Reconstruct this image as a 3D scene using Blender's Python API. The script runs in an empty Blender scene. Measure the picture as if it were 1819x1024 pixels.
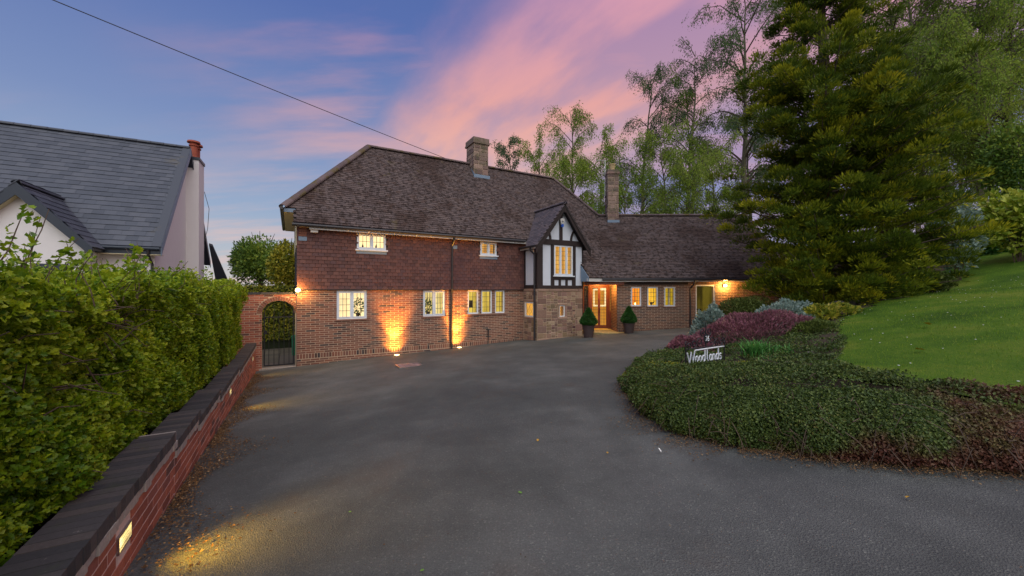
import bpy, math, random
import numpy as np
from mathutils import Vector, Matrix

random.seed(5)
rng = np.random.default_rng(5)
sc = bpy.context.scene
col = sc.collection
R = math.radians

# ------------------------------------------------------------------ camera, sky, sun, exposure
FPX, CU, HV, CAMZ = 690.0, 909.5, 516.0, 2.29
cd = bpy.data.cameras.new('camera')
cam = bpy.data.objects.new('camera', cd)
col.objects.link(cam)
cam.location = (0, 0, CAMZ)
cam.rotation_euler = (R(90), 0, 0)
cd.sensor_width = 36
cd.lens = FPX / 1819 * 36
cd.shift_y = 4 / 1819
cd.clip_start, cd.clip_end = 0.05, 3000
sc.camera = cam

SUN_EL, SUN_ROT = 52, 163
world = bpy.data.worlds.new('World')
sc.world = world
world.use_nodes = True


class NT:
    """small helper to write node trees"""
    def __init__(s, tree):
        s.t = tree
        s.n = tree.nodes
        s.n.clear()

    def node(s, typ, inp=None, **kw):
        n = s.n.new(typ)
        for k, v in kw.items():
            setattr(n, k, v)
        for k, v in (inp or {}).items():
            s.put(n.inputs[k], v)
        return n

    def put(s, sock, v):
        if isinstance(v, bpy.types.NodeSocket):
            s.t.links.new(v, sock)
        elif isinstance(v, bpy.types.Node):
            s.t.links.new(v.outputs[0], sock)
        elif isinstance(v, (tuple, list)) and sock.type == 'RGBA' and len(v) == 3:
            sock.default_value = (*v, 1)
        else:
            sock.default_value = v

    def math(s, op, a, b=0.0, c=0.0, clamp=False):
        n = s.n.new('ShaderNodeMath')
        n.operation = op
        n.use_clamp = clamp
        for i, v in enumerate((a, b, c)):
            s.put(n.inputs[i], v)
        return n.outputs[0]

    def mix(s, f, a, b, blend='MIX'):
        n = s.n.new('ShaderNodeMix')
        n.data_type = 'RGBA'
        n.blend_type = blend
        s.put(n.inputs[0], f)
        s.put(n.inputs[6], a)
        s.put(n.inputs[7], b)
        return n.outputs[2]

    def noise(s, vec, scale, detail=4.0, rough=0.5):
        n = s.node('ShaderNodeTexNoise', {'Scale': scale, 'Detail': detail, 'Roughness': rough})
        if vec is not None:
            s.put(n.inputs['Vector'], vec)
        return n.outputs[0]

    def ramp(s, f, stops, interp='LINEAR'):
        n = s.n.new('ShaderNodeValToRGB')
        n.color_ramp.interpolation = interp
        e = n.color_ramp.elements
        while len(e) < len(stops):
            e.new(0.5)
        for i, (p, c) in enumerate(stops):
            e[i].position = p
            e[i].color = (*c, 1) if len(c) == 3 else c
        s.put(n.inputs[0], f)
        return n.outputs[0]

    def step(s, v, a, b):
        n = s.node('ShaderNodeMapRange', {'Value': v, 'From Min': a, 'From Max': b}, interpolation_type='SMOOTHSTEP')
        return n.outputs[0]


def lin(r, g, b):
    f = lambda c: (c / 255 / 12.92) if c / 255 <= 0.04045 else ((c / 255 + 0.055) / 1.055) ** 2.4
    return (f(r), f(g), f(b))


w = NT(world.node_tree)
tc = w.node('ShaderNodeTexCoord').outputs['Generated']
sx = w.node('ShaderNodeSeparateXYZ', {0: tc})
X, Y, Z = sx.outputs
zc = w.math('MAXIMUM', Z, 0.0)
den = w.math('ADD', zc, 0.13)
px = w.math('DIVIDE', X, den)
py = w.math('DIVIDE', Y, den)
# rotate the cloud plane so that the streaks run along the long pink band
qa = w.math('ADD', w.math('MULTIPLY', w.math('ADD', px, 0.43), 0.837), w.math('MULTIPLY', w.math('SUBTRACT', py, 1.98), 0.548))
qb = w.math('SUBTRACT', w.math('MULTIPLY', py, 0.837), w.math('MULTIPLY', px, 0.548))
pv = w.node('ShaderNodeCombineXYZ', {0: w.math('MULTIPLY', qa, 1.0), 1: w.math('MULTIPLY', qb, 0.42), 2: 0.37}).outputs[0]
pv2 = w.node('ShaderNodeCombineXYZ', {0: w.math('MULTIPLY', px, 0.45), 1: w.math('MULTIPLY', py, 1.5), 2: 2.2}).outputs[0]
n1 = w.noise(pv, 1.9, 7, 0.58)
n2 = w.noise(pv, 4.6, 5, 0.5)
n3 = w.noise(pv2, 1.6, 6, 0.55)
base = w.ramp(zc, [(0.0, lin(214, 206, 200)), (0.06, lin(190, 196, 208)), (0.17, lin(156, 176, 208)), (0.33, lin(126, 147, 196)),
                   (0.55, lin(90, 114, 180)), (1.0, lin(60, 84, 150))])
nish = w.node('ShaderNodeTexSky', sky_type='NISHITA', sun_disc=False, sun_elevation=R(4), sun_rotation=R(SUN_ROT))
nsk = w.mix(1.0, nish.outputs[0], (0.10, 0.10, 0.10), 'MULTIPLY')
base = w.mix(0.12, base, nsk)
band = w.math('MULTIPLY', w.step(w.math('ADD', qa, w.math('MULTIPLY', w.math('SUBTRACT', n1, 0.5), 0.9)), -0.42, 0.20),
              w.math('SUBTRACT', 1.0, w.step(w.math('ADD', qa, w.math('MULTIPLY', w.math('SUBTRACT', n2, 0.5), 0.5)), 0.55, 1.5)))
streak = w.math('MULTIPLY', w.step(n3, 0.40, 0.66), 0.62)
streak = w.math('MULTIPLY', streak, w.step(w.math('ADD', qa, w.math('MULTIPLY', n1, 0.4)), -1.1, 0.0))
band = w.math('MULTIPLY', band, w.math('ADD', 0.52, w.math('MULTIPLY', w.step(n2, 0.33, 0.64), 0.46)))
low = w.math('MULTIPLY', w.math('SUBTRACT', 1.0, w.step(zc, 0.1, 0.34)), w.math('MULTIPLY', w.step(n3, 0.40, 0.66), 0.60))
pinkf = w.math('MAXIMUM', w.math('MAXIMUM', band, streak), low, clamp=True)
pinkc = w.ramp(zc, [(0.0, lin(228, 200, 194)), (0.2, lin(232, 190, 178)), (0.42, lin(232, 168, 162)), (0.62, lin(208, 152, 178)), (1.0, lin(160, 124, 178))])
skyc = w.mix(pinkf, base, pinkc)
purple = w.math('MULTIPLY', w.step(qa, 0.6, 1.3), 0.4)
skyc = w.mix(purple, skyc, lin(140, 118, 178))
bg = w.node('ShaderNodeBackground', {'Color': skyc, 'Strength': 1.0})
w.node('ShaderNodeOutputWorld', {0: bg})

sd = bpy.data.lights.new('sun', 'SUN')
sun = bpy.data.objects.new('sun', sd)
col.objects.link(sun)
sd.energy = 2.45
sd.angle = R(85)
sd.color = (1.0, 0.975, 0.88)
sun.rotation_euler = (R(90 - SUN_EL), 0, R(17))

vs = sc.view_settings
vs.view_transform = 'Standard'
vs.look = 'None'
vs.exposure = 0.0
vs.gamma = 1.0
vs.use_curve_mapping = False
sc.render.engine = 'CYCLES'
sc.cycles.use_denoising = True
sc.cycles.max_bounces = 6
sc.cycles.transparent_max_bounces = 12

# ------------------------------------------------------------------ object helpers
BASE = {}


def tag(o, label=None, cat=None, group=None, kind=None):
    if label: o['label'] = label
    if cat: o['category'] = cat
    if group: o['group'] = group
    if kind: o['kind'] = kind
    return o


def thing(name, label, cat, loc=(0, 0, 0), group=None):
    o = bpy.data.objects.new(name, None)
    o.empty_display_size = 0.2
    col.objects.link(o)
    o.location = loc
    BASE[o] = np.array(loc, float)
    return tag(o, label, cat, group)


def mesh_of(name, V, F, mats, rnd=None, smooth=False):
    me = bpy.data.meshes.new(name)
    V = np.ascontiguousarray(V, np.float32).reshape(-1, 3)
    F = [np.asarray(f, np.int32) for f in (F if isinstance(F, list) else [F])]
    F = [f for f in F if len(f)]
    me.vertices.add(len(V))
    me.vertices.foreach_set('co', V.ravel())
    tot = np.concatenate([np.full(len(f), f.shape[1], np.int32) for f in F])
    idx = np.concatenate([f.ravel() for f in F])
    me.loops.add(len(idx))
    me.loops.foreach_set('vertex_index', idx)
    me.polygons.add(len(tot))
    st = np.zeros(len(tot), np.int32)
    st[1:] = np.cumsum(tot)[:-1]
    me.polygons.foreach_set('loop_start', st)
    me.polygons.foreach_set('loop_total', tot)
    me.polygons.foreach_set('use_smooth', np.full(len(tot), smooth, bool))
    if rnd is not None:
        a = me.attributes.new('rnd', 'FLOAT', 'FACE')
        a.data.foreach_set('value', np.asarray(rnd, np.float32))
    me.update(calc_edges=True)
    me.materials.append(mats)
    return me


def obj(name, me, parent=None, loc=None):
    o = bpy.data.objects.new(name, me)
    col.objects.link(o)
    if parent is not None:
        o.parent = parent
        BASE[o] = BASE[parent]
    if loc is not None:
        o.location = loc
    return o


def mk(name, V, F, mat, parent=None, rnd=None, smooth=False, org=None):
    """mesh from world-space vertices; org = world position of a top-level origin"""
    V = np.asarray(V, float).reshape(-1, 3)
    b = BASE[parent] if parent is not None else (np.array(org, float) if org is not None else np.zeros(3))
    o = obj(name, mesh_of(name, V - b, F, mat, rnd, smooth), parent)
    if parent is None:
        o.location = b
        BASE[o] = b
    return o


BQ = np.array([[0, 3, 2, 1], [4, 5, 6, 7], [0, 1, 5, 4], [1, 2, 6, 5], [2, 3, 7, 6], [3, 0, 4, 7]])


class MB:
    def __init__(s):
        s.V, s.F, s.r, s.n = [], {}, {}, 0

    def add(s, V, F, r=None):
        V = np.asarray(V, float).reshape(-1, 3)
        for f in (F if isinstance(F, list) else [F]):
            f = np.asarray(f, int)
            if not len(f): continue
            k = f.shape[1]
            s.F.setdefault(k, []).append(f + s.n)
            s.r.setdefault(k, []).append(np.full(len(f), random.random() if r is None else 0.0) if np.ndim(r) == 0 and (r is None) else (np.full(len(f), float(r)) if np.ndim(r) == 0 else np.asarray(r, float)))
        s.V.append(V)
        s.n += len(V)
        return s

    def boxes(s, fr, B, r=None):
        B = np.asarray(B, float).reshape(-1, 6)
        n = len(B)
        if n == 0: return s
        O, ex, ey, ez = (np.asarray(q, float) for q in fr)
        xi = np.array([0, 1, 1, 0, 0, 1, 1, 0])
        yi = np.array([0, 0, 1, 1, 0, 0, 1, 1]) + 2
        zi = np.array([0, 0, 0, 0, 1, 1, 1, 1]) + 4
        L = np.stack([B[:, xi], B[:, yi], B[:, zi]], -1)
        V = O + L[..., 0:1] * ex + L[..., 1:2] * ey + L[..., 2:3] * ez
        F = (BQ[None] + (np.arange(n) * 8)[:, None, None]).reshape(-1, 4)
        rr = np.repeat(rng.random(n) if r is None else np.broadcast_to(r, (n,)), 6)
        return s.add(V.reshape(-1, 3), F, rr)

    def box(s, fr, *b, r=None):
        return s.boxes(fr, [b], r)

    def tube(s, P, rad, sides=6, caps=True, r=None):
        P = np.asarray(P, float)
        n = len(P)
        rad = np.broadcast_to(np.asarray(rad, float), (n,))
        T = np.gradient(P, axis=0)
        T /= np.linalg.norm(T, axis=1)[:, None] + 1e-9
        up = np.array([0, 0, 1.0]) if abs(T[0, 2]) < 0.9 else np.array([1.0, 0, 0])
        A = np.cross(T, up)
        A /= np.linalg.norm(A, axis=1)[:, None] + 1e-9
        Bn = np.cross(T, A)
        an = np.arange(sides) / sides * 2 * math.pi
        V = P[:, None] + rad[:, None, None] * (np.cos(an)[None, :, None] * A[:, None] + np.sin(an)[None, :, None] * Bn[:, None])
        i = np.arange(n - 1)[:, None] * sides
        j = np.arange(sides)[None]
        k = (j + 1) % sides
        F = np.stack([i + j, i + sides + j, i + sides + k, i + k], -1).reshape(-1, 4)
        fs = [F]
        if caps:
            fs += [np.arange(sides)[None], (np.arange(sides)[::-1] + (n - 1) * sides)[None]]
        return s.add(V.reshape(-1, 3), fs, random.random() if r is None else r)

    def lathe(s, c, prof, sides=20, r=None):
        an = np.arange(sides) / sides * 2 * math.pi
        prof = np.asarray(prof, float)
        V = np.stack([c[0] + prof[:, 0:1] * np.cos(an), c[1] + prof[:, 0:1] * np.sin(an), np.broadcast_to(c[2] + prof[:, 1:2], (len(prof), sides))], -1)
        i = np.arange(len(prof) - 1)[:, None] * sides
        j = np.arange(sides)[None]
        k = (j + 1) % sides
        F = np.stack([i + j, i + k, i + sides + k, i + sides + j], -1).reshape(-1, 4)
        return s.add(V.reshape(-1, 3), [F, np.arange(sides)[::-1][None], (np.arange(sides) + (len(prof) - 1) * sides)[None]], random.random() if r is None else r)

    def prism(s, poly, off, r=None):
        """closed planar polygon (world points) extruded by vector off"""
        P = np.asarray(poly, float)
        n = len(P)
        V = np.concatenate([P, P + np.asarray(off, float)])
        i = np.arange(n)
        j = (i + 1) % n
        return s.add(V, [i[::-1][None], (i + n)[None], np.stack([i, j, j + n, i + n], -1)], random.random() if r is None else r)

    def build(s, name, mat, parent=None, smooth=False, org=None):
        V = np.concatenate(s.V)
        ks = list(s.F)
        F = [np.concatenate(s.F[k]) for k in ks]
        r = np.concatenate([np.concatenate(s.r[k]) for k in ks])
        return mk(name, V, F, mat, parent, r, smooth, org)


# ------------------------------------------------------------------ materials
def newmat(name):
    m = bpy.data.materials.new(name)
    m.use_nodes = True
    return m, NT(m.node_tree)


def finish(t, bsdf):
    t.node('ShaderNodeOutputMaterial', {0: bsdf})


def rv(t):
    a = t.node('ShaderNodeAttribute', attribute_name='rnd').outputs['Fac']
    o = t.node('ShaderNodeObjectInfo').outputs['Random']
    return t.math('FRACT', t.math('ADD', a, o))


def wpos(t):
    return t.node('ShaderNodeNewGeometry').outputs['Position']


def solid(name, c, rough=0.6, metal=0.0, var=0.25, scale=12.0, bump=0.0, bscale=60.0, spec=0.5):
    m, t = newmat(name)
    p = wpos(t)
    n = t.noise(p, scale, 5, 0.6)
    k = t.math('ADD', 1 - var, t.math('MULTIPLY', n, 2 * var))
    cc = t.mix(1.0, c, t.node('ShaderNodeCombineXYZ', {0: k, 1: k, 2: k}).outputs[0], 'MULTIPLY')
    i = {'Base Color': cc, 'Roughness': rough, 'Metallic': metal, 'Specular IOR Level': spec}
    if bump:
        i['Normal'] = t.node('ShaderNodeBump', {'Strength': bump, 'Distance': 0.01, 'Height': t.noise(p, bscale, 4, 0.7)})
    finish(t, t.node('ShaderNodeBsdfPrincipled', i))
    return m


def pieces(name, stops, rough=0.8, grain=45.0, gv=0.35, bump=0.5, stain=None, spec=0.3):
    """bricks, tiles and stones: one colour per piece out of a ramp, plus grain and weather stains of world-size noise"""
    m, t = newmat(name)
    p = wpos(t)
    c = t.ramp(rv(t), stops)
    n = t.noise(p, grain, 5, 0.65)
    k = t.math('ADD', 1 - gv, t.math('MULTIPLY', n, 2 * gv))
    c = t.mix(1.0, c, t.node('ShaderNodeCombineXYZ', {0: k, 1: k, 2: k}).outputs[0], 'MULTIPLY')
    for (sc_, lo, hi, cc, amt) in (stain or []):
        f = t.math('MULTIPLY', t.step(t.noise(p, sc_, 6, 0.62), lo, hi), amt)
        c = t.mix(f, c, cc)
    nb = t.node('ShaderNodeBump', {'Strength': bump, 'Distance': 0.006, 'Height': n})
    finish(t, t.node('ShaderNodeBsdfPrincipled', {'Base Color': c, 'Roughness': rough, 'Normal': nb, 'Specular IOR Level': spec}))
    return m


def leafmat(name, stops, rough=0.5, trans=0.3, pv=0.0, extra=None, spec=0.35):
    m, t = newmat(name)
    p = wpos(t)
    f = rv(t)
    f = t.math('ADD', t.math('MULTIPLY', f, 0.6), t.math('MULTIPLY', t.noise(p, 1.3 if not pv else pv, 3, 0.5), 0.4))
    c = t.ramp(f, stops)
    if extra: c = extra(t, p, c)
    b = t.node('ShaderNodeBsdfPrincipled', {'Base Color': c, 'Roughness': rough, 'Specular IOR Level': spec})
    tr = t.node('ShaderNodeBsdfTranslucent', {'Color': c})
    mx = t.node('ShaderNodeMixShader', {0: trans, 1: b.outputs[0], 2: tr.outputs[0]})
    finish(t, mx.outputs[0])
    return m


def emis(name, c, s):
    m, t = newmat(name)
    finish(t, t.node('ShaderNodeEmission', {'Color': c, 'Strength': s}))
    return m


def litroom(name, c1, c2, s, fold=9.0, lo=0.0):
    """self-glowing surface standing in for a lit room: curtain-like folds, uneven brightness"""
    m, t = newmat(name)
    p = wpos(t)
    s3 = t.node('ShaderNodeSeparateXYZ', {0: p})
    v = t.node('ShaderNodeCombineXYZ', {0: t.math('MULTIPLY', s3.outputs[0], fold), 1: t.math('MULTIPLY', s3.outputs[1], fold), 2: t.math('MULTIPLY', s3.outputs[2], 0.5)}).outputs[0]
    f = t.noise(v, 1.0, 3, 0.55)
    g = t.noise(p, 2.6, 3, 0.6)
    c = t.mix(t.step(f, 0.3, 0.7), c2, c1)
    st = t.math('MULTIPLY', t.math('ADD', 0.55, t.math('MULTIPLY', g, 0.9)), s)
    finish(t, t.node('ShaderNodeEmission', {'Color': c, 'Strength': st}))
    return m


M = {}
M['brick'] = pieces('brick', [(0, lin(84, 63, 56)), (0.18, lin(124, 82, 67)), (0.45, lin(141, 92, 73)), (0.7, lin(120, 85, 74)), (0.86, lin(150, 108, 86)), (0.95, lin(74, 63, 62))],
                     stain=[(0.9, 0.5, 0.75, lin(110, 92, 80), 0.35)])
M['wing_brick'] = pieces('wing_brick', [(0, lin(94, 70, 62)), (0.3, lin(118, 84, 68)), (0.6, lin(132, 93, 75)), (0.85, lin(108, 84, 71)), (0.95, lin(86, 72, 68))],
                         stain=[(0.9, 0.5, 0.75, lin(110, 96, 78), 0.35)])
M['red_brick'] = pieces('red_brick', [(0, lin(128, 76, 62)), (0.3, lin(162, 94, 74)), (0.65, lin(176, 106, 82)), (0.88, lin(142, 88, 76)), (0.97, lin(104, 74, 66))],
                        stain=[(3.0, 0.55, 0.8, lin(90, 74, 66), 0.5)])
M['coping'] = pieces('coping', [(0, lin(60, 60, 61)), (0.5, lin(74, 72, 72)), (0.9, lin(86, 80, 77))], rough=0.8, stain=[(5, 0.55, 0.75, lin(70, 76, 52), 0.45), (22, 0.66, 0.74, lin(150, 146, 138), 0.5)])
M['mortar'] = solid('mortar', lin(192, 170, 144), 0.95, var=0.2, scale=20, bump=0.3)
M['red_mortar'] = solid('red_mortar', lin(206, 184, 172), 0.95, var=0.25, scale=20, bump=0.3)
M['cement'] = solid('cement', lin(160, 152, 142), 0.95, var=0.45, scale=26, bump=0.6, bscale=30)
M['hung'] = pieces('hung', [(0, lin(88, 60, 54)), (0.35, lin(106, 70, 62)), (0.7, lin(116, 79, 69)), (0.92, lin(97, 69, 66))], rough=0.7, gv=0.22,
                   stain=[(0.6, 0.52, 0.7, lin(84, 56, 60), 0.5), (7, 0.70, 0.76, lin(150, 132, 128), 0.35)])
MOSS = [(0.55, 0.50, 0.64, lin(66, 48, 40), 0.7), (8.0, 0.50, 0.58, lin(46, 35, 30), 0.78), (1.4, 0.62, 0.74, lin(98, 88, 40), 0.55), (30, 0.70, 0.75, lin(176, 166, 156), 0.55)]
M['rooftile'] = pieces('rooftile', [(0, lin(80, 69, 67)), (0.4, lin(96, 84, 82)), (0.75, lin(106, 92, 88)), (0.95, lin(88, 72, 66))], rough=0.85, stain=MOSS)
M['baytile'] = pieces('baytile', [(0, lin(84, 78, 84)), (0.5, lin(100, 92, 98)), (0.95, lin(110, 98, 100))], rough=0.8, stain=[(1.4, 0.6, 0.74, lin(80, 62, 48), 0.5)])
M['ridge'] = pieces('ridge', [(0, lin(100, 84, 84)), (0.5, lin(116, 100, 98)), (0.95, lin(92, 78, 78))], rough=0.85, stain=[(2.2, 0.5, 0.62, lin(96, 84, 40), 0.75), (18, 0.66, 0.72, lin(170, 162, 150), 0.5)])
M['deck'] = solid('deck', (0.03, 0.026, 0.025), 0.95)
M['slate'] = pieces('slate', [(0, lin(68, 74, 84)), (0.5, lin(76, 82, 92)), (0.95, lin(84, 89, 98))], rough=0.6, gv=0.18, spec=0.5, stain=[(0.5, 0.64, 0.72, lin(104, 96, 72), 0.45)])
M['render'] = solid('render', (0.80, 0.78, 0.76), 0.9, var=0.04, scale=3, bump=0.15, bscale=90)
M['plaster'] = solid('plaster', (0.66, 0.70, 0.76), 0.85, var=0.08, scale=4, bump=0.2)
M['timber'] = solid('timber', lin(46, 34, 32), 0.7, var=0.4, scale=9, bump=0.4, bscale=24)
M['oak'] = solid('oak', lin(112, 56, 34), 0.5, var=0.25, scale=7, bump=0.2)
M['white'] = solid('white', (0.74, 0.78, 0.82), 0.4, var=0.05)
M['fascia'] = solid('fascia', (0.70, 0.68, 0.64), 0.5, var=0.1, scale=2)
M['soffit'] = solid('soffit', (0.66, 0.58, 0.36), 0.6, var=0.1, scale=3)  # warm lamplight put into the board colour
M['darkmetal'] = solid('darkmetal', (0.016, 0.016, 0.019), 0.5, var=0.2, spec=0.4)
M['gutter'] = solid('gutter', (0.03, 0.028, 0.03), 0.4, var=0.2)
M['navy'] = solid('navy', lin(44, 54, 66), 0.45, var=0.12)
M['lead'] = solid('lead', lin(120, 140, 160), 0.6, var=0.15, scale=8)
M['cames'] = solid('cames', (0.05, 0.05, 0.05), 0.5)
M['stone'] = pieces('stone', [(0, lin(112, 88, 78)), (0.2, lin(164, 132, 112)), (0.4, lin(142, 120, 92)), (0.6, lin(120, 98, 86)), (0.75, lin(156, 122, 110)), (0.88, lin(176, 154, 126)), (0.97, lin(104, 74, 74))],
                      rough=0.9, grain=16, bump=0.9, stain=[(1.3, 0.54, 0.72, lin(112, 106, 70), 0.5)])
M['dressed'] = pieces('dressed', [(0, lin(150, 122, 108)), (0.5, lin(166, 136, 118)), (0.95, lin(142, 118, 100))], rough=0.9, grain=18, stain=[(1.3, 0.5, 0.72, lin(112, 106, 74), 0.5)])
M['chimstone'] = pieces('chimstone', [(0, lin(92, 78, 76)), (0.3, lin(146, 120, 110)), (0.6, lin(116, 102, 92)), (0.9, lin(160, 136, 122))], rough=0.95, grain=14, bump=0.9,
                        stain=[(3.0, 0.5, 0.65, lin(92, 92, 66), 0.6)])
M['terracotta'] = solid('terracotta', lin(164, 84, 62), 0.8, var=0.2)
M['buffpot'] = solid('buffpot', lin(190, 166, 120), 0.8, var=0.2)
M['sill'] = solid('sill', lin(140, 104, 88), 0.85, var=0.25, scale=10)
M['step'] = solid('step', lin(150, 138, 96), 0.9, var=0.3, scale=9, bump=0.3)
M['planter'] = solid('planter', lin(66, 52, 50), 0.7, var=0.3)
M['bark'] = solid('bark', lin(92, 80, 66), 0.95, var=0.5, scale=9, bump=0.8, bscale=30)
M['birchbark'] = solid('birchbark', lin(104, 98, 78), 0.9, var=0.45, scale=5, bump=0.4)
M['twig'] = solid('twig', lin(88, 72, 60), 0.9, var=0.4)
M['soil'] = solid('soil', lin(70, 58, 42), 0.98, var=0.5, scale=14, bump=1.0, bscale=40)
M['rock'] = solid('rock', lin(104, 98, 94), 0.95, var=0.4, scale=5, bump=0.9, bscale=14)
M['binplastic'] = solid('binplastic', lin(24, 110, 74), 0.45)
M['blackplastic'] = solid('blackplastic', (0.015, 0.015, 0.017), 0.35)
M['blue'] = solid('blue', lin(30, 90, 190), 0.4)
M['ornament'] = solid('ornament', lin(60, 46, 34), 0.5)
M['paving'] = pieces('paving', [(0, lin(86, 80, 68)), (0.5, lin(102, 94, 80)), (0.95, lin(94, 86, 78))], rough=0.95)
M['manhole'] = pieces('manhole', [(0, lin(136, 112, 108)), (0.5, lin(158, 130, 124)), (0.95, lin(120, 100, 98))], rough=0.9)
M['debris'] = pieces('debris', [(0, lin(70, 52, 34)), (0.5, lin(104, 76, 46)), (0.85, lin(128, 96, 58)), (0.98, lin(164, 138, 100))], rough=0.95)
M['yellowleaf'] = solid('yellowleaf', lin(206, 160, 40), 0.6)
M['greenleaf'] = solid('greenleaf', lin(110, 160, 50), 0.6)
M['petal'] = solid('petal', (0.78, 0.78, 0.76), 0.6)
M['stainless'] = solid('stainless', (0.5, 0.5, 0.5), 0.3, metal=1.0)

m, t = newmat('glass')
gl = t.node('ShaderNodeBsdfGlossy', {'Color': (1, 1, 1), 'Roughness': 0.02})
tp = t.node('ShaderNodeBsdfTransparent', {'Color': (0.96, 0.97, 0.96)})
fr = t.node('ShaderNodeFresnel', {'IOR': 1.45})
ff = t.math('MULTIPLY', fr.outputs[0], t.math('SUBTRACT', 1.0, t.node('ShaderNodeNewGeometry').outputs['Backfacing']))
finish(t, t.node('ShaderNodeMixShader', {0: ff, 1: tp.outputs[0], 2: gl.outputs[0]}).outputs[0])
M['glass'] = m

M['room_cream'] = litroom('room_cream', (1.0, 0.78, 0.42), (1.0, 0.70, 0.34), 1.45, 7)
M['room_straw'] = litroom('room_straw', (1.0, 0.78, 0.34), (0.6, 0.42, 0.10), 1.15, 6)
M['room_yellow'] = litroom('room_yellow', (0.95, 0.68, 0.13), (0.55, 0.36, 0.05), 0.95, 8)
M['room_amber'] = litroom('room_amber', (1.0, 0.52, 0.10), (0.62, 0.25, 0.03), 1.15, 11)
M['room_orange'] = litroom('room_orange', (1.0, 0.30, 0.02), (0.85, 0.2, 0.015), 1.05, 6)
M['room_gold'] = litroom('room_gold', (1.0, 0.52, 0.04), (0.9, 0.42, 0.03), 1.2, 4)
M['room_olive'] = litroom('room_olive', (0.66, 0.44, 0.02), (0.5, 0.32, 0.02), 0.9, 14)
M['room_dim'] = litroom('room_dim', (0.22, 0.16, 0.02), (0.05, 0.036, 0.008), 0.7, 3.2)
M['hall'] = litroom('hall', (1.0, 0.44, 0.06), (0.85, 0.30, 0.03), 0.75, 5)
M['lampglow'] = emis('lampglow', (1.0, 0.62, 0.2), 14)
M['wallglow'] = emis('wallglow', (1.0, 0.72, 0.26), 7)
M['upglow'] = emis('upglow', (1.0, 0.72, 0.34), 9)

# asphalt
m, t = newmat('asphalt')
p = wpos(t)
big = t.noise(p, 0.35, 4, 0.55)
mid = t.noise(p, 1.7, 5, 0.6)
grit = t.noise(p, 95, 3, 0.7)
vor = t.node('ShaderNodeTexVoronoi', {'Vector': p, 'Scale': 110.0})
c = t.ramp(t.math('ADD', t.math('MULTIPLY', big, 0.6), t.math('MULTIPLY', mid, 0.4)), [(0.3, (0.058, 0.062, 0.058)), (0.48, (0.086, 0.091, 0.084)), (0.52, (0.098, 0.103, 0.095)), (0.68, (0.145, 0.151, 0.139))])
g = t.ramp(grit, [(0.30, (0.70, 0.70, 0.70)), (0.55, (1, 1, 1)), (0.74, (1.32, 1.30, 1.28))])
c = t.mix(1.0, c, g, 'MULTIPLY')
sp = t.ramp(t.node('ShaderNodeSeparateXYZ', {0: vor.outputs['Color']}).outputs[0], [(0.93, (1, 1, 1)), (0.98, (1.6, 1.58, 1.5))])
c = t.mix(1.0, c, sp, 'MULTIPLY')
trk = t.noise(t.node('ShaderNodeMapping', {'Vector': p, 'Rotation': (0, 0, 0.5), 'Scale': (1.1, 0.16, 1.0)}).outputs[0], 1.0, 4, 0.55)
c = t.mix(1.0, c, t.ramp(trk, [(0.34, (0.87, 0.87, 0.88)), (0.5, (1, 1, 1)), (0.66, (1.12, 1.12, 1.11))]), 'MULTIPLY')
mud = t.math('MULTIPLY', t.step(t.noise(p, 0.8, 5, 0.65), 0.58, 0.75), 0.35)
c = t.mix(mud, c, lin(86, 72, 58))
nb = t.node('ShaderNodeBump', {'Strength': 0.7, 'Distance': 0.008, 'Height': t.math('ADD', grit, vor.outputs['Distance'])})
finish(t, t.node('ShaderNodeBsdfPrincipled', {'Base Color': c, 'Roughness': t.math('SUBTRACT', 0.95, t.math('MULTIPLY', big, 0.35)), 'Normal': nb, 'Specular IOR Level': 0.35}))
M['asphalt'] = m

m, t = newmat('turf')
p = wpos(t)
c = t.ramp(t.math('ADD', t.math('MULTIPLY', t.noise(p, 0.7, 5, 0.6), 0.7), t.math('MULTIPLY', t.noise(p, 30, 4, 0.7), 0.3)), [(0.34, lin(48, 80, 18)), (0.5, lin(84, 118, 28)), (0.66, lin(124, 136, 48))])
finish(t, t.node('ShaderNodeBsdfPrincipled', {'Base Color': c, 'Roughness': 0.9, 'Specular IOR Level': 0.2, 'Normal': t.node('ShaderNodeBump', {'Strength': 1.0, 'Distance': 0.03, 'Height': t.noise(p, 50, 4, 0.7)})}))
M['turf'] = m
M['grass'] = leafmat('grass', [(0.2, lin(76, 112, 16)), (0.5, lin(108, 148, 26)), (0.72, lin(142, 164, 44)), (0.9, lin(170, 170, 84))], 0.6, 0.3, pv=0.8)
M['hedge'] = leafmat('hedge', [(0.085, lin(104, 82, 40)), (0.11, lin(42, 70, 20)), (0.38, lin(86, 124, 22)), (0.62, lin(146, 168, 28)), (0.85, lin(190, 200, 50))], 0.42, 0.35, pv=1.1)
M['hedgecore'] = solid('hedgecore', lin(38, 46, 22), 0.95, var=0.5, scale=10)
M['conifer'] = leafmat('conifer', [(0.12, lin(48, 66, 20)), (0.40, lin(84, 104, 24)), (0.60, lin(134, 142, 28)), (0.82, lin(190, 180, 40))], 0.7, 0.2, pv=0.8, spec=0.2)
M['birch'] = leafmat('birch', [(0.15, lin(92, 122, 46)), (0.5, lin(134, 162, 56)), (0.85, lin(170, 186, 74))], 0.6, 0.45, pv=0.3)
M['birchblue'] = leafmat('birchblue', [(0.15, lin(74, 98, 76)), (0.5, lin(98, 126, 80)), (0.85, lin(128, 150, 82))], 0.6, 0.42, pv=0.3)
M['bushtree'] = leafmat('bushtree', [(0.15, lin(70, 102, 56)), (0.5, lin(116, 148, 58)), (0.85, lin(172, 182, 64))], 0.5, 0.3, pv=0.6)
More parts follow.
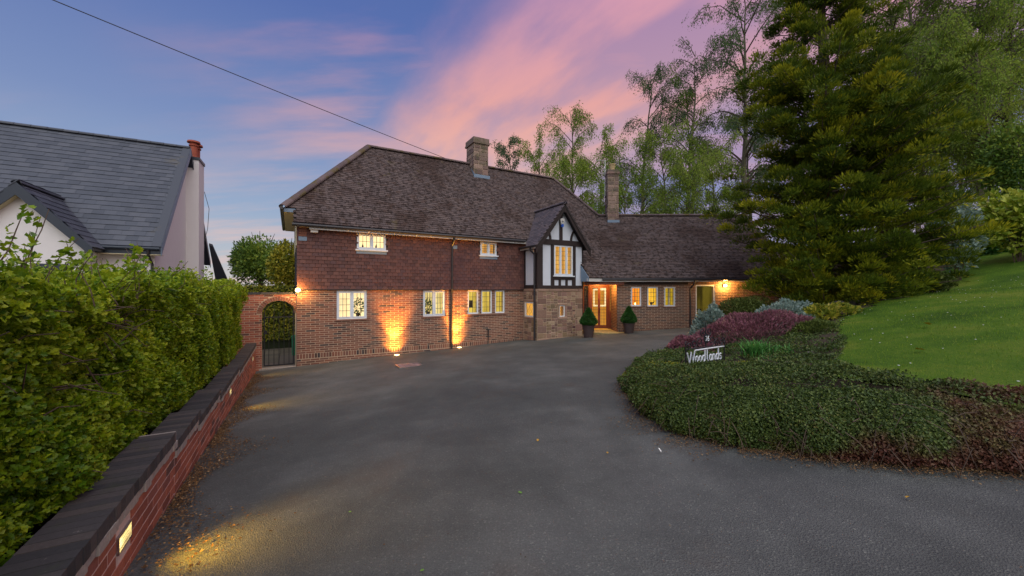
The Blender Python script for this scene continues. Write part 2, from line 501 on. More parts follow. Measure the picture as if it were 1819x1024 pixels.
M['ivy'] = leafmat('ivy', [(0.15, lin(66, 84, 26)), (0.5, lin(124, 132, 36)), (0.85, lin(196, 180, 60))], 0.5, 0.3)  # lamplight put into the leaf colours, brighter and yellower
M['topiary'] = leafmat('topiary', [(0.15, lin(30, 66, 30)), (0.5, lin(48, 96, 40)), (0.85, lin(78, 124, 46))], 0.5, 0.2)
M['silver'] = leafmat('silver', [(0.15, lin(96, 120, 110)), (0.5, lin(134, 156, 146)), (0.85, lin(178, 192, 176))], 0.6, 0.25)
M['laurel'] = leafmat('laurel', [(0.15, lin(116, 142, 40)), (0.5, lin(160, 176, 52)), (0.85, lin(206, 206, 92))], 0.4, 0.25)
M['round'] = leafmat('round', [(0.15, lin(64, 82, 34)), (0.5, lin(92, 108, 46)), (0.85, lin(128, 140, 66))], 0.6, 0.25)
M['heather'] = leafmat('heather', [(0.12, lin(88, 70, 60)), (0.35, lin(128, 86, 92)), (0.65, lin(158, 100, 116)), (0.9, lin(158, 128, 106))], 0.8, 0.25, pv=1.5)
M['daff'] = leafmat('daff', [(0.15, lin(66, 122, 56)), (0.6, lin(96, 160, 76)), (0.9, lin(140, 186, 96))], 0.5, 0.3)
M['varieg'] = leafmat('varieg', [(0.2, lin(84, 104, 30)), (0.5, lin(130, 140, 40)), (0.75, lin(190, 176, 60)), (0.9, lin(206, 190, 110))], 0.6, 0.3, pv=3)


def redden(t, p, c):
    s = t.node('ShaderNodeSeparateXYZ', {0: p})
    # the right-hand, lower growth of the bank has turned red-brown
    f = t.math('ADD', t.math('MULTIPLY', t.math('SUBTRACT', s.outputs[0], 2.55), 1.1), t.math('MULTIPLY', t.math('SUBTRACT', 1.20, s.outputs[2]), 3.4))
    f = t.math('ADD', f, t.math('MULTIPLY', t.math('SUBTRACT', t.noise(p, 2.4, 5, 0.65), 0.5), 3.2))
    f = t.math('MULTIPLY', t.step(f, 0.1, 1.0), t.math('SUBTRACT', 1.0, t.step(s.outputs[1], 3.3, 3.9)))
    return t.mix(t.math('MULTIPLY', f, 0.85), c, lin(116, 66, 58))


M['cotoneaster'] = leafmat('cotoneaster', [(0.15, lin(46, 64, 26)), (0.5, lin(76, 98, 42)), (0.75, lin(102, 118, 52)), (0.9, lin(136, 124, 68))], 0.5, 0.2, pv=2.0, extra=redden)

# ------------------------------------------------------------------ frames and picture-to-plan helpers
UX = np.array([0.868, 0.4966, 0.0]); UX /= np.linalg.norm(UX)
WX = np.array([-UX[1], UX[0], 0.0])
EZ = np.array([0, 0, 1.0])
HC = np.array([-6.43, 11.6, 0.0])          # front left corner of the house on the ground
HF = (HC, UX, WX, EZ)
WF = (np.zeros(3), np.array([1.0, 0, 0]), np.array([0, 1.0, 0]), EZ)
WY = 16.0                                   # the wing's front wall


def at(fr, x, y, z):
    return fr[0] + x * fr[1] + y * fr[2] + z * fr[3]


def on(fr, u, v, d):
    """where the sight line of picture point u, v meets the plane y = d of a frame: its x and z there"""
    k = (u - CU) / FPX
    O, ex, ey = fr[0], fr[1], fr[2]
    a = O + d * ey
    x = (k * a[1] - a[0]) / (ex[0] - k * ex[1])
    return x, CAMZ + (HV - v) / FPX * (a[1] + x * ex[1])


def rect(fr, d, u0, u1, v0, v1):
    xa, za = on(fr, u0, v0, d)
    xb, zb = on(fr, u1, v0, d)
    xm, z1 = on(fr, (u0 + u1) / 2, v0, d)
    _, z0 = on(fr, (u0 + u1) / 2, v1, d)
    return [xa, xb, z0, z1]


def pt(u, v, y):
    return np.array([(u - CU) / FPX * y, y, CAMZ + (HV - v) / FPX * y])


def D(x, y):
    return 0.896 + 0.067 * np.clip(x, -14, 26) - 0.0394 * np.clip(y, -10, 19)


def inside(P, poly):
    P = np.asarray(P, float); q = np.asarray(poly, float)
    r = np.zeros(len(P), bool)
    j = len(q) - 1
    for i in range(len(q)):
        a, b = q[i], q[j]
        c = ((a[1] > P[:, 1]) != (b[1] > P[:, 1])) & (P[:, 0] < (b[0] - a[0]) * (P[:, 1] - a[1]) / (b[1] - a[1] + 1e-12) + a[0])
        r ^= c
        j = i
    return r


def dist_poly(P, poly):
    P = np.asarray(P, float); q = np.asarray(poly, float)
    best = np.full(len(P), 1e9)
    for i in range(len(q)):
        a, b = q[i], q[(i + 1) % len(q)]
        e = b - a
        tt = np.clip(((P - a) @ e) / (e @ e + 1e-12), 0, 1)
        best = np.minimum(best, np.linalg.norm(P - a - tt[:, None] * e, axis=1))
    return best


# ------------------------------------------------------------------ ground, driveway, garden
def gridsheet(name, xs, ys, hf, mat, keep=None, kind='structure'):
    xx, yy = np.meshgrid(xs, ys, indexing='ij')
    P = np.stack([xx.ravel(), yy.ravel()], 1)
    z = hf(P[:, 0], P[:, 1])
    nx, ny = len(xs), len(ys)
    i, j = np.meshgrid(np.arange(nx - 1), np.arange(ny - 1), indexing='ij')
    a = (i * ny + j).ravel()
    F = np.stack([a, a + ny, a + ny + 1, a + 1], 1)
    if keep is not None:
        F = F[keep(P)[F].all(1)]
        us, inv = np.unique(F, return_inverse=True)
        F = inv.reshape(F.shape)
        P, z = P[us], z[us]
    o = mk(name, np.column_stack([P, z]), F, mat, smooth=True)
    return tag(o, kind=kind)


gridsheet('ground', np.concatenate([[-700, -300, -100], np.arange(-40, 61, 4.0), [100, 300, 700]]), np.concatenate([[-700, -200, -60], np.arange(-20, 61, 4.0), [100, 300, 900]]),
          lambda x, y: D(x, y) - 0.12, M['soil'])
gridsheet('driveway', np.arange(-9.2, 27, 0.4), np.arange(-12, 17.3, 0.4), lambda x, y: D(x, y) + 0.012 * np.sin(x * 0.9 + 0.5 * y) * np.sin(y * 0.6), M['asphalt'])

GB = np.array([(3.54, 2.74), (2.60, 3.12), (2.03, 3.48), (1.70, 3.95), (1.61, 4.6), (1.78, 5.9), (2.35, 7.4), (3.2, 9.0), (4.4, 10.35), (6.0, 11.9), (7.8, 13.3), (9.6, 14.5), (9.9, 15.95),
               (14, 20), (20, 60), (60, 60), (60, -4.5), (24, -4.5), (9, 0.66)])
CP = np.array([(3.0, 3.5, 1.42), (3.7, 3.35, 1.42), (1.94, 4.6, 1.19), (4.35, 3.3, 1.24), (3.57, 6.0, 1.06), (2.16, 6.2, 0.97), (3.4, 6.9, 0.88), (2.9, 6.3, 0.90), (3.9, 6.6, 0.98), (4.07, 5.2, 1.24), (6.9, 8.2, 1.41), (9.0, 10.5, 1.6),
               (14.1, 13, 2.24), (18.4, 14, 3.5), (9.2, 7.0, 1.84), (7.0, 6.5, 1.5), (6.1, 9.0, 1.15), (7.6, 12, 1.2), (10.3, 12.5, 1.85), (25, 14, 4.6), (14, 25, 3.0), (30, 35, 5.0),
               (10, 20, 1.4), (5.0, 10.5, 0.9), (12, 2, 1.9), (25, 3, 3.2), (55, 55, 6.0), (55, 0, 5.0), (14, 9, 2.5)])


def tps(c):
    n = len(c)
    r = np.linalg.norm(c[:, None, :2] - c[None, :, :2], axis=2)
    K = np.where(r > 0, r * r * np.log(r + 1e-12), 0) + np.eye(n) * 0.3
    Q = np.column_stack([np.ones(n), c[:, :2]])
    A = np.block([[K, Q], [Q.T, np.zeros((3, 3))]])
    return np.linalg.solve(A, np.concatenate([c[:, 2], np.zeros(3)]))


TW = tps(CP)


def S(x, y):
    P = np.stack([x, y], 1)
    r = np.linalg.norm(P[:, None] - CP[None, :, :2], axis=2)
    K = np.where(r > 0, r * r * np.log(r + 1e-12), 0)
    return K @ TW[:-3] + TW[-3] + P @ TW[-2:]


def garden_z(x, y):
    x = np.atleast_1d(np.asarray(x, float)); y = np.atleast_1d(np.asarray(y, float))
    P = np.stack([x, y], 1)
    ins = inside(P, GB)
    d = np.where(ins, dist_poly(P, GB), 0)
    k = np.clip(d / 0.42, 0, 1); k = k * k * (3 - 2 * k)
    base = D(x, y)
    return np.where(ins, base + np.maximum(S(x, y) - base, 0.05) * k - 0.02 * (1 - k), base - 0.06)


gx = np.concatenate([np.arange(1.2, 8, 0.11), np.arange(8, 20, 0.4), np.arange(20, 61, 3.0)])
gy = np.concatenate([np.arange(-4.6, 1, 0.4), np.arange(1, 9, 0.11), np.arange(9, 20, 0.4), np.arange(20, 61, 3.0)])
gridsheet('flower_bed', gx, gy, garden_z, M['soil'])
LAWN = np.array([(3.35, 4.35), (4.07, 5.2), (4.9, 6.0), (6.0, 7.1), (6.9, 8.3), (8.0, 9.7), (9.2, 10.7), (11.5, 12.0), (14.1, 13.8), (18.5, 16.2), (30, 20), (30, 1.5), (12, 0.95), (6.5, 2.35), (5.0, 2.9), (3.9, 3.38), (3.35, 3.7)])
gridsheet('lawn', np.concatenate([np.arange(3.5, 9, 0.09), np.arange(9, 31, 0.3)]), np.concatenate([np.arange(1.2, 9, 0.09), np.arange(9, 21, 0.3)]), lambda x, y: garden_z(x, y) + 0.025, M['turf'],
          keep=lambda P: inside(P, LAWN))

# ------------------------------------------------------------------ builders for walls, windows, roofs
def wall_boxes(x0, x1, z0, z1, holes, y0, y1):
    xs = sorted({x0, x1, *[h for q in holes for h in q[:2] if x0 < h < x1]})
    zs = sorted({z0, z1, *[h for q in holes for h in q[2:4] if z0 < h < z1]})
    out = []
    for a, b in zip(xs, xs[1:]):
        for c, d in zip(zs, zs[1:]):
            mx, mz = (a + b) / 2, (c + d) / 2
            if not any(q[0] < mx < q[1] and q[2] < mz < q[3] for q in holes):
                out.append((a, b, y0, y1, c, d))
    return out


def lay_bricks(x0, x1, z0, z1, holes, pitch=0.25, course=0.065, joint=0.0135, zlo=None):
    """running bond; every brick cut where an opening or the wall's end cuts it"""
    full, cut = [], []
    n = int(round((z1 - z0) / course))
    for k in range(n):
        za, zb = z0 + k * course, z0 + (k + 1) * course - joint
        iv = [(x0, x1)]
        for h in holes:
            if h[2] < zb and h[3] > za:
                ni = []
                for a, b in iv:
                    if h[1] <= a or h[0] >= b: ni.append((a, b))
                    else:
                        if h[0] > a: ni.append((a, h[0]))
                        if h[1] < b: ni.append((h[1], b))
                iv = ni
        off = (k % 2) * pitch / 2
        i0 = math.floor((x0 - off) / pitch)
        for i in range(i0, int((x1 - off) / pitch) + 1):
            ba, bb = off + i * pitch, off + (i + 1) * pitch - joint
            if zlo is not None and zb < zlo((ba + bb) / 2): continue
            for a, b in iv:
                ca, cb = max(a, ba), min(b, bb)
                if cb - ca > 0.03:
                    (full if (cb - ca) > pitch - joint - 1e-4 else cut).append((ca, cb, za, zb))
    return full, cut


def score_size(P, size):
    """how large a piece shows: size over distance, nought outside the frame"""
    P = np.asarray(P, float)
    y = np.maximum(P[:, 1], 0.01)
    u = P[:, 0] / y * FPX + CU
    v = HV - (P[:, 2] - CAMZ) / y * FPX
    return np.where((P[:, 1] > 0.3) & (u > -5) & (u < 1825) & (v > -5) & (v < 1030), size / np.linalg.norm(P - [0, 0, CAMZ], axis=1), 0)


def mat4(o, ex, ey, ez):
    m = Matrix.Identity(4)
    for i in range(3):
        m[i][0], m[i][1], m[i][2], m[i][3] = ex[i], ey[i], ez[i], o[i]
    return m


def unit_box(name, sx, sy, sz, mat, bev=0.0):
    b = MB()
    b.boxes(WF, [(0, sx, 0, sy, 0, sz)], r=0.0)
    return mesh_of(name, np.concatenate(b.V), [np.concatenate(b.F[4])], mat)


def put(name, me, parent, o, ex, ey, ez):
    ob = bpy.data.objects.new(name, me)
    col.objects.link(ob)
    ob.parent = parent
    ob.matrix_local = mat4(np.asarray(o) - BASE[parent], ex, ey, ez)
    return ob


def bricks_into(fr, full, cut, parent, mat, nmax, y0=-0.003, y1=0.05, name='brick'):
    full = np.array(full); n = 0
    if nmax and len(full):
        P = np.array([at(fr, (a + b) / 2, y0, (c + d) / 2) for a, b, c, d in full])
        s = score_size(P, 1.0)
        order = np.argsort(-s)
        pick = [i for i in order[:nmax] if s[i] > 0]
        me = unit_box(name, full[0][1] - full[0][0], y1 - y0, full[0][3] - full[0][2], mat)
        for i in pick:
            a, b, c, d = full[i]
            put(name, me, parent, at(fr, a, y0 + random.uniform(-0.0015, 0.0015), c), fr[1], fr[2], fr[3])
        rest = np.delete(full, pick, 0)
    else:
        rest = full
    rest = list(map(tuple, rest)) + list(cut)
    if rest:
        B = [(a, b, y0 + random.uniform(-0.0015, 0.0015), y1, c, d) for a, b, c, d in rest]
        o = MB().boxes(fr, B).build(name if not nmax else name, mat, parent)
        tag(o, kind='stuff')
        o.name = name + '_courses'


def lay_tiles(O, ex, es, en, poly, wd, g, th, jit=0.004):
    poly = np.asarray(poly, float)
    lo, hi = poly.min(0), poly.max(0)
    pos = []
    for k in range(int(math.ceil((hi[1] - lo[1]) / g)) + 1):
        s = lo[1] + k * g
        n = int((hi[0] - lo[0]) / wd) + 3
        xs = lo[0] - wd + (k % 2) * wd / 2 + np.arange(n) * wd
        c = np.column_stack([xs + wd / 2, np.full(n, s + g * 0.5)])
        ok = inside(c, poly)
        pos += [(x, s) for x, q in zip(xs, ok) if q]
    return np.array(pos)


def tile_verts(wd, ln, th):
    return np.array([(0.002, 0, th), (wd - 0.002, 0, th), (wd - 0.002, ln, 0), (0.002, ln, 0), (0.002, 0, 2 * th), (wd - 0.002, 0, 2 * th), (wd - 0.002, ln, th), (0.002, ln, th)], float)


def tiles_into(name, O, ex, es, en, poly, wd, g, th, mat, parent, nmax, gap=1.0, sag=0.004):
    pos = lay_tiles(O, ex, es, en, poly, wd, g, th)
    T = tile_verts(wd * gap, g * 1.25, th)
    P = O + pos[:, 0:1] * ex + pos[:, 1:2] * es
    pick = []
    if nmax:
        s = score_size(P, 1.0)
        pick = [i for i in np.argsort(-s)[:nmax] if s[i] > 0]
        me = mesh_of(name, T, [BQ], mat)
        for i in pick:
            put(name, me, parent, P[i] + en * random.uniform(-sag, sag), ex, es, en)
    rest = np.delete(P, pick, 0)
    if len(rest):
        n = len(rest)
        jz = rng.uniform(-sag, sag, (n, 8)) * np.array([1, 1, 0.3, 0.3, 1, 1, 0.3, 0.3])
        jy = rng.uniform(-0.006, 0.006, n)
        V = rest[:, None] + T[None, :, 0:1] * ex + (T[None, :, 1:2] + jy[:, None, None]) * es + (T[None, :, 2:3] + jz[..., None]) * en
        F = (BQ[None] + (np.arange(n) * 8)[:, None, None]).reshape(-1, 4)
        o = mk(name + '_courses', V.reshape(-1, 3), F, mat, parent, np.repeat(rng.random(n), 6))
        tag(o, kind='stuff')


def roof_plane(pts, ex, parent, deckb, mat, wd, g, th, nmax, name='roof_tile', gap=1.0):
    pts = np.asarray(pts, float)
    ex = ex / np.linalg.norm(ex)
    n = np.zeros(3)
    for i in range(len(pts)):
        n += np.cross(pts[i], pts[(i + 1) % len(pts)])
    n /= np.linalg.norm(n)
    if n[2] < 0: n = -n
    es = np.cross(n, ex); es /= np.linalg.norm(es)
    if es[2] < 0:
        es = -es; ex = -ex
    O = pts[0]
    poly = np.column_stack([(pts - O) @ ex, (pts - O) @ es])
    deckb.prism(pts - n * 0.012, -n * 0.10)
    tiles_into(name, O, ex, es, n, poly, wd, g, th, mat, parent, nmax, gap)
    return n


def ridge_tiles(a, b, parent, mat, r=0.12, ln=0.32, name='ridge_tile', lift=0.02, me_cache={}):
    a, b = np.asarray(a, float), np.asarray(b, float)
    d = b - a; L = np.linalg.norm(d); d /= L
    side = np.cross(d, EZ); side /= np.linalg.norm(side)
    up = np.cross(side, d)
    n = max(1, int(round(L / ln)))
    an = np.linspace(R(-15), R(195), 9)
    ring = np.stack([r * np.cos(an), 0.62 * r * np.sin(an)], 1)
    l = L / n
    V = []
    for yy, k in ((0, 1.0), (l * 0.98, 1.06)):
        V += [(q[0] * k, yy, q[1] * k) for q in ring]
    V += [(q[0] * 0.86, yy, q[1] * 0.86 - 0.004) for yy in (0, l * 0.98) for q in ring]
    F = [[i, i + 1, i + 10, i + 9] for i in range(8)] + [[i + 18 + 9, i + 19 + 9, i + 19, i + 18] for i in range(8)] + [[i + 18, i + 19, i + 1, i] for i in range(8)] + [[i + 9, i + 10, i + 28, i + 27] for i in range(8)]
    me = mesh_of(name, V, [F], mat, smooth=False)
    for i in range(n):
        put(name, me, parent, a + d * l * i + up * lift + side * random.uniform(-0.004, 0.004), side, d, up)


def window(fr, x0, x1, z0, z1, y, parent, lights, bars, room, frame='white', fw=0.045, diamond=False, sill=True, depth=0.06, back=0.34, label=None, marg=0.35):
    """outer frame and mullions; panes, lead cames, sill and a glowing panel for the lit room as sub-parts"""
    b = MB()
    b.boxes(fr, [(x0, x0 + fw, y, y + depth, z0, z1), (x1 - fw, x1, y, y + depth, z0, z1), (x0 + fw, x1 - fw, y, y + depth, z1 - fw, z1), (x0 + fw, x1 - fw, y, y + depth, z0, z0 + fw)])
    wl = (x1 - x0 - fw) / lights
    for i in range(1, lights):
        xm = x0 + fw / 2 + i * wl
        b.box(fr, xm - fw / 2, xm + fw / 2, y + 0.002, y + depth - 0.002, z0 + fw, z1 - fw)
    cas = []
    for i in range(lights):
        a, c = x0 + i * wl + fw, x0 + (i + 1) * wl
        e = fw * 0.55
        if lights > 1 and x1 - x0 > 0.6:
            b.boxes(fr, [(a, a + e, y - 0.012, y + depth - 0.01, z0 + fw, z1 - fw), (c - e, c, y - 0.012, y + depth - 0.01, z0 + fw, z1 - fw),
                         (a + e, c - e, y - 0.012, y + depth - 0.01, z1 - fw - e, z1 - fw), (a + e, c - e, y - 0.012, y + depth - 0.01, z0 + fw, z0 + fw + e)])
            a, c = a + e, c - e
            cas.append((a, c, z0 + fw + e, z1 - fw - e))
        else:
            cas.append((a, c, z0 + fw, z1 - fw))
    win = b.build('window', M[frame], parent)
    if label: win['label'] = label
    for a, c, p0, p1 in cas:
        MB().box(fr, a, c, y + 0.026, y + 0.032, p0, p1).build('pane', M['glass'], win)
        k = MB()
        bw = 0.006
        if diamond:
            n = 4
            st = (c - a) / 2
            ang = 1.25
            for s0 in np.arange(-6, 8) * st:
                for sg in (1, -1):
                    q = []
                    for tt in np.linspace(0, 1, 40):
                        xx = a + s0 + sg * tt * (p1 - p0) / ang
                        if a <= xx <= c: q.append(at(fr, xx, y + 0.022, p0 + tt * (p1 - p0)))
                    if len(q) > 1: k.tube(np.array([q[0], q[-1]]), 0.004, 4)
        else:
            for i in range(1, bars[0]):
                xx = a + (c - a) * i / bars[0]
                k.box(fr, xx - bw, xx + bw, y + 0.016, y + 0.026, p0, p1)
            for i in range(1, bars[1]):
                zz = p0 + (p1 - p0) * i / bars[1]
                k.box(fr, a, c, y + 0.017, y + 0.025, zz - bw, zz + bw)
        if k.n: k.build('lead_cames', M['cames'], win)
    if sill:
        MB().box(fr, x0 - 0.05, x1 + 0.05, y - 0.07, y + 0.05, z0 - 0.045, z0 - 0.002).build('sill', M['sill'] if sill is True else M[sill], win)
    if room:
        MB().box(fr, x0 - marg, x1 + marg, y + back, y + back + 0.02, z0 - 0.25, z1 + 0.2).build('glow_panel', M[room], win)  # emissive panel, gives the window its room light
    return win


# ------------------------------------------------------------------ the house
house = thing('house', 'detached brick and tile-hung house with mossy roof and half-timbered gable bay', 'house', (*HC[:2], 0))
ZB, ZE = 2.34, 4.24            # brick/tile line, eaves
SL = 1.275                     # slope of the main roof
TB0, TB1, DB = 7.94, 10.12, -1.0   # the bay

win_g = [rect(HF, 0, 598, 651.5, 516.5, 567), rect(HF, 0, 751.5, 790.5, 515, 562), rect(HF, 0, 831, 849.8, 516.2, 558), rect(HF, 0, 855, 874, 516, 556.5), rect(HF, 0, 879.3, 896.5, 515.6, 555)]
for q in win_g: q[3] = min(q[3], ZB - 0.05)
win_g[3][2:] = win_g[2][2:]; win_g[4][2:] = win_g[2][2:]
win_f = [rect(HF, -0.06, 634, 685.5, 416, 444), rect(HF, -0.06, 853, 882, 431, 454)]
ZS = rect(HF, 0, 533, 534, 629, 638)[2:]        # the soldier course near the ground

wall = MB().boxes(HF, wall_boxes(0, TB0 + 0.3, -0.4, ZB + 0.02, win_g, 0, 0.26))
wall.boxes(HF, [(0, 0.26, 0.262, 5.0, -0.4, ZB + 0.02), (0, 13, 4.8, 5.06, -0.4, ZE), (TB0 + 0.3, 10.0, 0, 0.26, -0.4, ZB + 0.02)])
bw = wall.build('brick_wall', M['mortar'], house)
f1, c1 = lay_bricks(0.0, TB0, ZS[1], ZS[1] + 0.065 * round((ZB - ZS[1]) / 0.065), win_g)
f2, c2 = lay_bricks(0.0, TB0, ZS[0] - 0.009 - 0.065 * 8, ZS[0] - 0.009, [])
bricks_into(HF, f1, c1 + f2 + c2, bw, M['brick'], 300)
sb = []
xx = 0.0
while xx < TB0:
    sb.append((xx, min(xx + 0.066, TB0), -0.004 + random.uniform(-.001, .001), 0.05, ZS[0], ZS[1] - 0.012)); xx += 0.08
tag(MB().boxes(HF, sb).build('soldier_course', M['brick'], bw), kind='stuff')

# tile-hung first floor
up = MB().boxes(HF, wall_boxes(0.0, TB0 + 0.3, ZB + 0.02, ZE + 0.35, [w_ for w_ in win_f], -0.02, 0.24))
up.boxes(HF, [(0, 0.24, 0.242, 5.0, ZB + 0.02, ZE + 0.5), (TB0 + 0.3, 12.0, 0, 0.24, ZB + 0.02, ZE + 0.3)])
th_ = up.build('tile_hung_wall', M['deck'], house)
poly_all = np.array([(0.0, ZB - 0.02), (TB0 - 0.0, ZB - 0.02), (TB0 - 0.0, ZE - 0.02), (0.0, ZE - 0.02)])


def hung(poly, holes):
    O = HC + WX * -0.03
    en = -WX
    pos = lay_tiles(O, UX, EZ, en, poly, 0.165, 0.112, 0.012)
    ok = np.ones(len(pos), bool)
    for h in holes:
        ok &= ~((pos[:, 0] + 0.1 > h[0]) & (pos[:, 0] + 0.06 < h[1]) & (pos[:, 1] + 0.05 > h[2] - 0.09) & (pos[:, 1] + 0.02 < h[3]))
    ok &= (pos[:, 0] > -0.01) & (pos[:, 0] < TB0 - 0.1)
    pos = pos[ok]
    T = tile_verts(0.160, 0.15, 0.022)
    P = O + pos[:, 0:1] * UX + pos[:, 1:2] * EZ
    s = score_size(P, 1.0)
    pick = np.argsort(-s)[:300]
    me = mesh_of('hanging_tile', T, [BQ], M['hung'])
    for i in pick:
        put('hanging_tile', me, th_, P[i] + en * random.uniform(-.002, .003), UX, EZ, en)
    rest = np.delete(P, pick, 0)
    half = np.array([O + UX * 0.002 + EZ * p for p in np.arange(ZB - 0.02, ZE - 0.1, 0.112)])
    Th = tile_verts(0.078, 0.15, 0.0205)
    Vh = half[:, None] + Th[None, :, 0:1] * UX + Th[None, :, 1:2] * EZ + Th[None, :, 2:3] * en
    tag(mk('edge_tiles', Vh.reshape(-1, 3), (BQ[None] + (np.arange(len(half)) * 8)[:, None, None]).reshape(-1, 4), M['hung'], th_, np.repeat(rng.random(len(half)), 6)), kind='stuff')
    n = len(rest)
    V = rest[:, None] + T[None, :, 0:1] * UX + T[None, :, 1:2] * EZ + (T[None, :, 2:3] + rng.uniform(-.002, .003, n)[:, None, None]) * en
    F = (BQ[None] + (np.arange(n) * 8)[:, None, None]).reshape(-1, 4)
    tag(mk('hanging_tile_courses', V.reshape(-1, 3), F, M['hung'], th_, np.repeat(rng.random(n), 6)), kind='stuff')


hung(poly_all, win_f)
MB().box(HF, -0.02, TB0, -0.075, -0.03, ZB - 0.045, ZB - 0.012).build('tile_fillet', M['timber'], th_)

# windows of the main front
window(HF, *win_g[0], 0.02, house, 2, (3, 4), 'room_cream', fw=0.05, label='wide two-light window with a dark plant behind its right pane')
window(HF, *win_g[1], 0.02, house, 2, (3, 4), 'room_straw', fw=0.05)
for q in win_g[2:]:
    window(HF, *q, 0.02, house, 1, (2, 4), 'room_yellow', fw=0.05, sill=False)
MB().box(HF, win_g[2][0] - 0.08, win_g[4][1] + 0.08, -0.05, 0.03, win_g[2][2] - 0.05, win_g[2][2] - 0.003).build('long_sill', M['sill'], house)
for q, rm in zip(win_f, ('room_cream', 'room_amber')):
    wq = window(HF, *q, -0.065, house, 2, (3, 2) if rm == 'room_cream' else (4, 4), rm, fw=0.045, sill='white', depth=0.09)
    MB().box(HF, q[0] - 0.02, q[1] + 0.02, -0.085, -0.05, q[2] - 0.14, q[2] - 0.05).build('lead_apron', M['lead'], wq)

# eaves of the main front: fascia, soffit, gutter, brackets, downpipe
MB().boxes(HF, [(0.32, TB0 - 0.02, -0.27, -0.245, ZE - 0.13, ZE + 0.0), (0.0, TB0 - 0.02, -0.245, -0.02, ZE - 0.06, ZE - 0.04)]).build('fascia', M['fascia'], house)
g = MB()
gp = np.array([at(HF, x, -0.33, ZE - 0.03) for x in np.linspace(-0.12, TB0 - 0.12, 12)])
g.tube(gp, 0.05, 8)
g.build('gutter', M['gutter'], house)
for u_ in (618, 655, 700, 740, 765):
    x_, _ = on(HF, u_, 420, -0.27)
    MB().box(HF, x_ - 0.02, x_ + 0.02, -0.31, -0.27, ZE - 0.1, ZE - 0.02).build('gutter_bracket', M['fascia'], house)
xd, _ = on(HF, 803, 500, -0.1)
dp = MB().tube([at(HF, xd, -0.31, ZE - 0.06), at(HF, xd, -0.30, ZE - 0.18), at(HF, xd, -0.11, ZE - 0.36), at(HF, xd, -0.11, ZB), at(HF, xd, -0.06, ZB - 0.15), at(HF, xd, -0.06, 0.16)], 0.036, 8)
dp.build('downpipe', M['gutter'], house)
# corbel stubs under the eaves
for (u0, u1, v0, v1, nm) in ((531, 544.5, 402, 420, 'brick_corbel'), (804, 812, 424, 436, 'brick_corbel')):
    q = rect(HF, -0.1, u0, u1, v0, v1)
    MB().boxes(HF, [(q[0], q[1], -0.10, -0.03, q[2] + k * (q[3] - q[2]) / 4, q[2] + (k + 0.86) * (q[3] - q[2]) / 4) for k in range(4)]).build(nm, M['brick'], house)
    MB().box(HF, q[0] - 0.01, q[1] + 0.01, -0.085, -0.045, q[2] - 0.13, q[2] - 0.004).build('lead_apron', M['lead'], house)
qb = rect(HF, -0.2, 552, 565, 406, 413)
MB().box(HF, qb[0], qb[1], -0.2, -0.06, qb[2], qb[3]).build('sensor_box', M['fascia'], house)
qv = rect(HF, 0, 866.5, 869.5, 585, 615)
MB().tube([at(HF, qv[0], 0.0, qv[3]), at(HF, qv[0], -0.05, qv[3]), at(HF, qv[0], -0.05, qv[2] - 0.1)], 0.024, 8).build('waste_pipe', M['gutter'], house)

# main roof
RD, ZR = 2.5, ZE + SL * 2.8
TL, TR = 2.467, 11.21
roofd = MB()
pl = lambda t_, d_, z_: at(HF, t_, d_, z_)
zp = lambda d_: ZE + SL * (d_ + 0.3)
CE = 2.777
dC = (CE - ZE) / SL - 0.3
SW = 1.0
tB = (15.7 - HC[1] - dC * WX[1]) / UX[1]
ZWR = 5.89
YWR = 15.7 + (ZWR - CE) / SW
dV = (ZWR - ZE) / SL - 0.3
tV = (YWR - HC[1] - dV * WX[1]) / UX[1]
roof = MB()
front = [pl(-0.08, -0.3, ZE), pl(10.06, -0.3, ZE), pl(10.06, dC, CE), pl(tB, dC, CE), pl(tV, dV, ZWR), pl(TR, RD, ZR), pl(TL, RD, ZR), pl(-0.34, 0.1, zp(0.1)), pl(-0.08, 0.1, zp(0.1))]
roof.prism([pl(13.9, 5.3, ZE - 0.2), pl(0.3, 5.0, ZE + 0.4), pl(TL, RD, ZR - 0.06), pl(TR, RD, ZR - 0.06)], (0, 0, -0.1))
roof.prism([pl(13.9, -0.2, ZE), pl(13.9, 5.3, ZE), pl(TR, RD, ZR - 0.06)], (0, 0, -0.1))
roof.prism([pl(-0.34, 5.0, zp(0.1)), pl(-0.34, 0.12, zp(0.1)), pl(TL, RD, ZR - 0.06)], (0, 0, -0.06))
NR = np.cross(UX, WX * 1 + EZ * SL); NR /= np.linalg.norm(NR)
roof.prism(np.array(front) - NR * 0.012, -NR * 0.1)
ro = roof.build('roof', M['deck'], house)
dk = MB()
roof_plane(front, UX, ro, dk, M['rooftile'], 0.165, 0.1, 0.018, 300)
ridge_tiles(pl(TL, RD, ZR), pl(TR, RD, ZR), ro, M['ridge'])
ridge_tiles(pl(-0.36, 0.08, zp(0.1) - 0.01), pl(TL, RD, ZR), ro, M['ridge'], r=0.14, ln=0.34, name='hip_tile')
ridge_tiles(pl(tV, dV, ZWR), pl(TR, RD, ZR), ro, M['ridge'], name='hip_tile')
# raised hip eaves at the left end
MB().boxes(HF, [(-0.34, -0.02, 0.1, 4.9, zp(0.1) - 0.07, zp(0.1) - 0.05)]).build('end_soffit', M['soffit'], house)
MB().boxes(HF, [(-0.335, -0.03, 0.075, 0.097, zp(0.1) - 0.13, zp(0.1) - 0.02)]).build('end_fascia', M['lead'], house)
MB().tube([pl(-0.39, 0.0, zp(0.1) - 0.02), pl(-0.39, 4.9, zp(0.1) - 0.02)], 0.05, 8).build('gutter', M['gutter'], house)
MB().boxes(HF, [(-0.02, 0.0, 0.1, 4.9, ZE - 0.6, zp(0.1) - 0.072)]).build('end_board', M['soffit'], house)


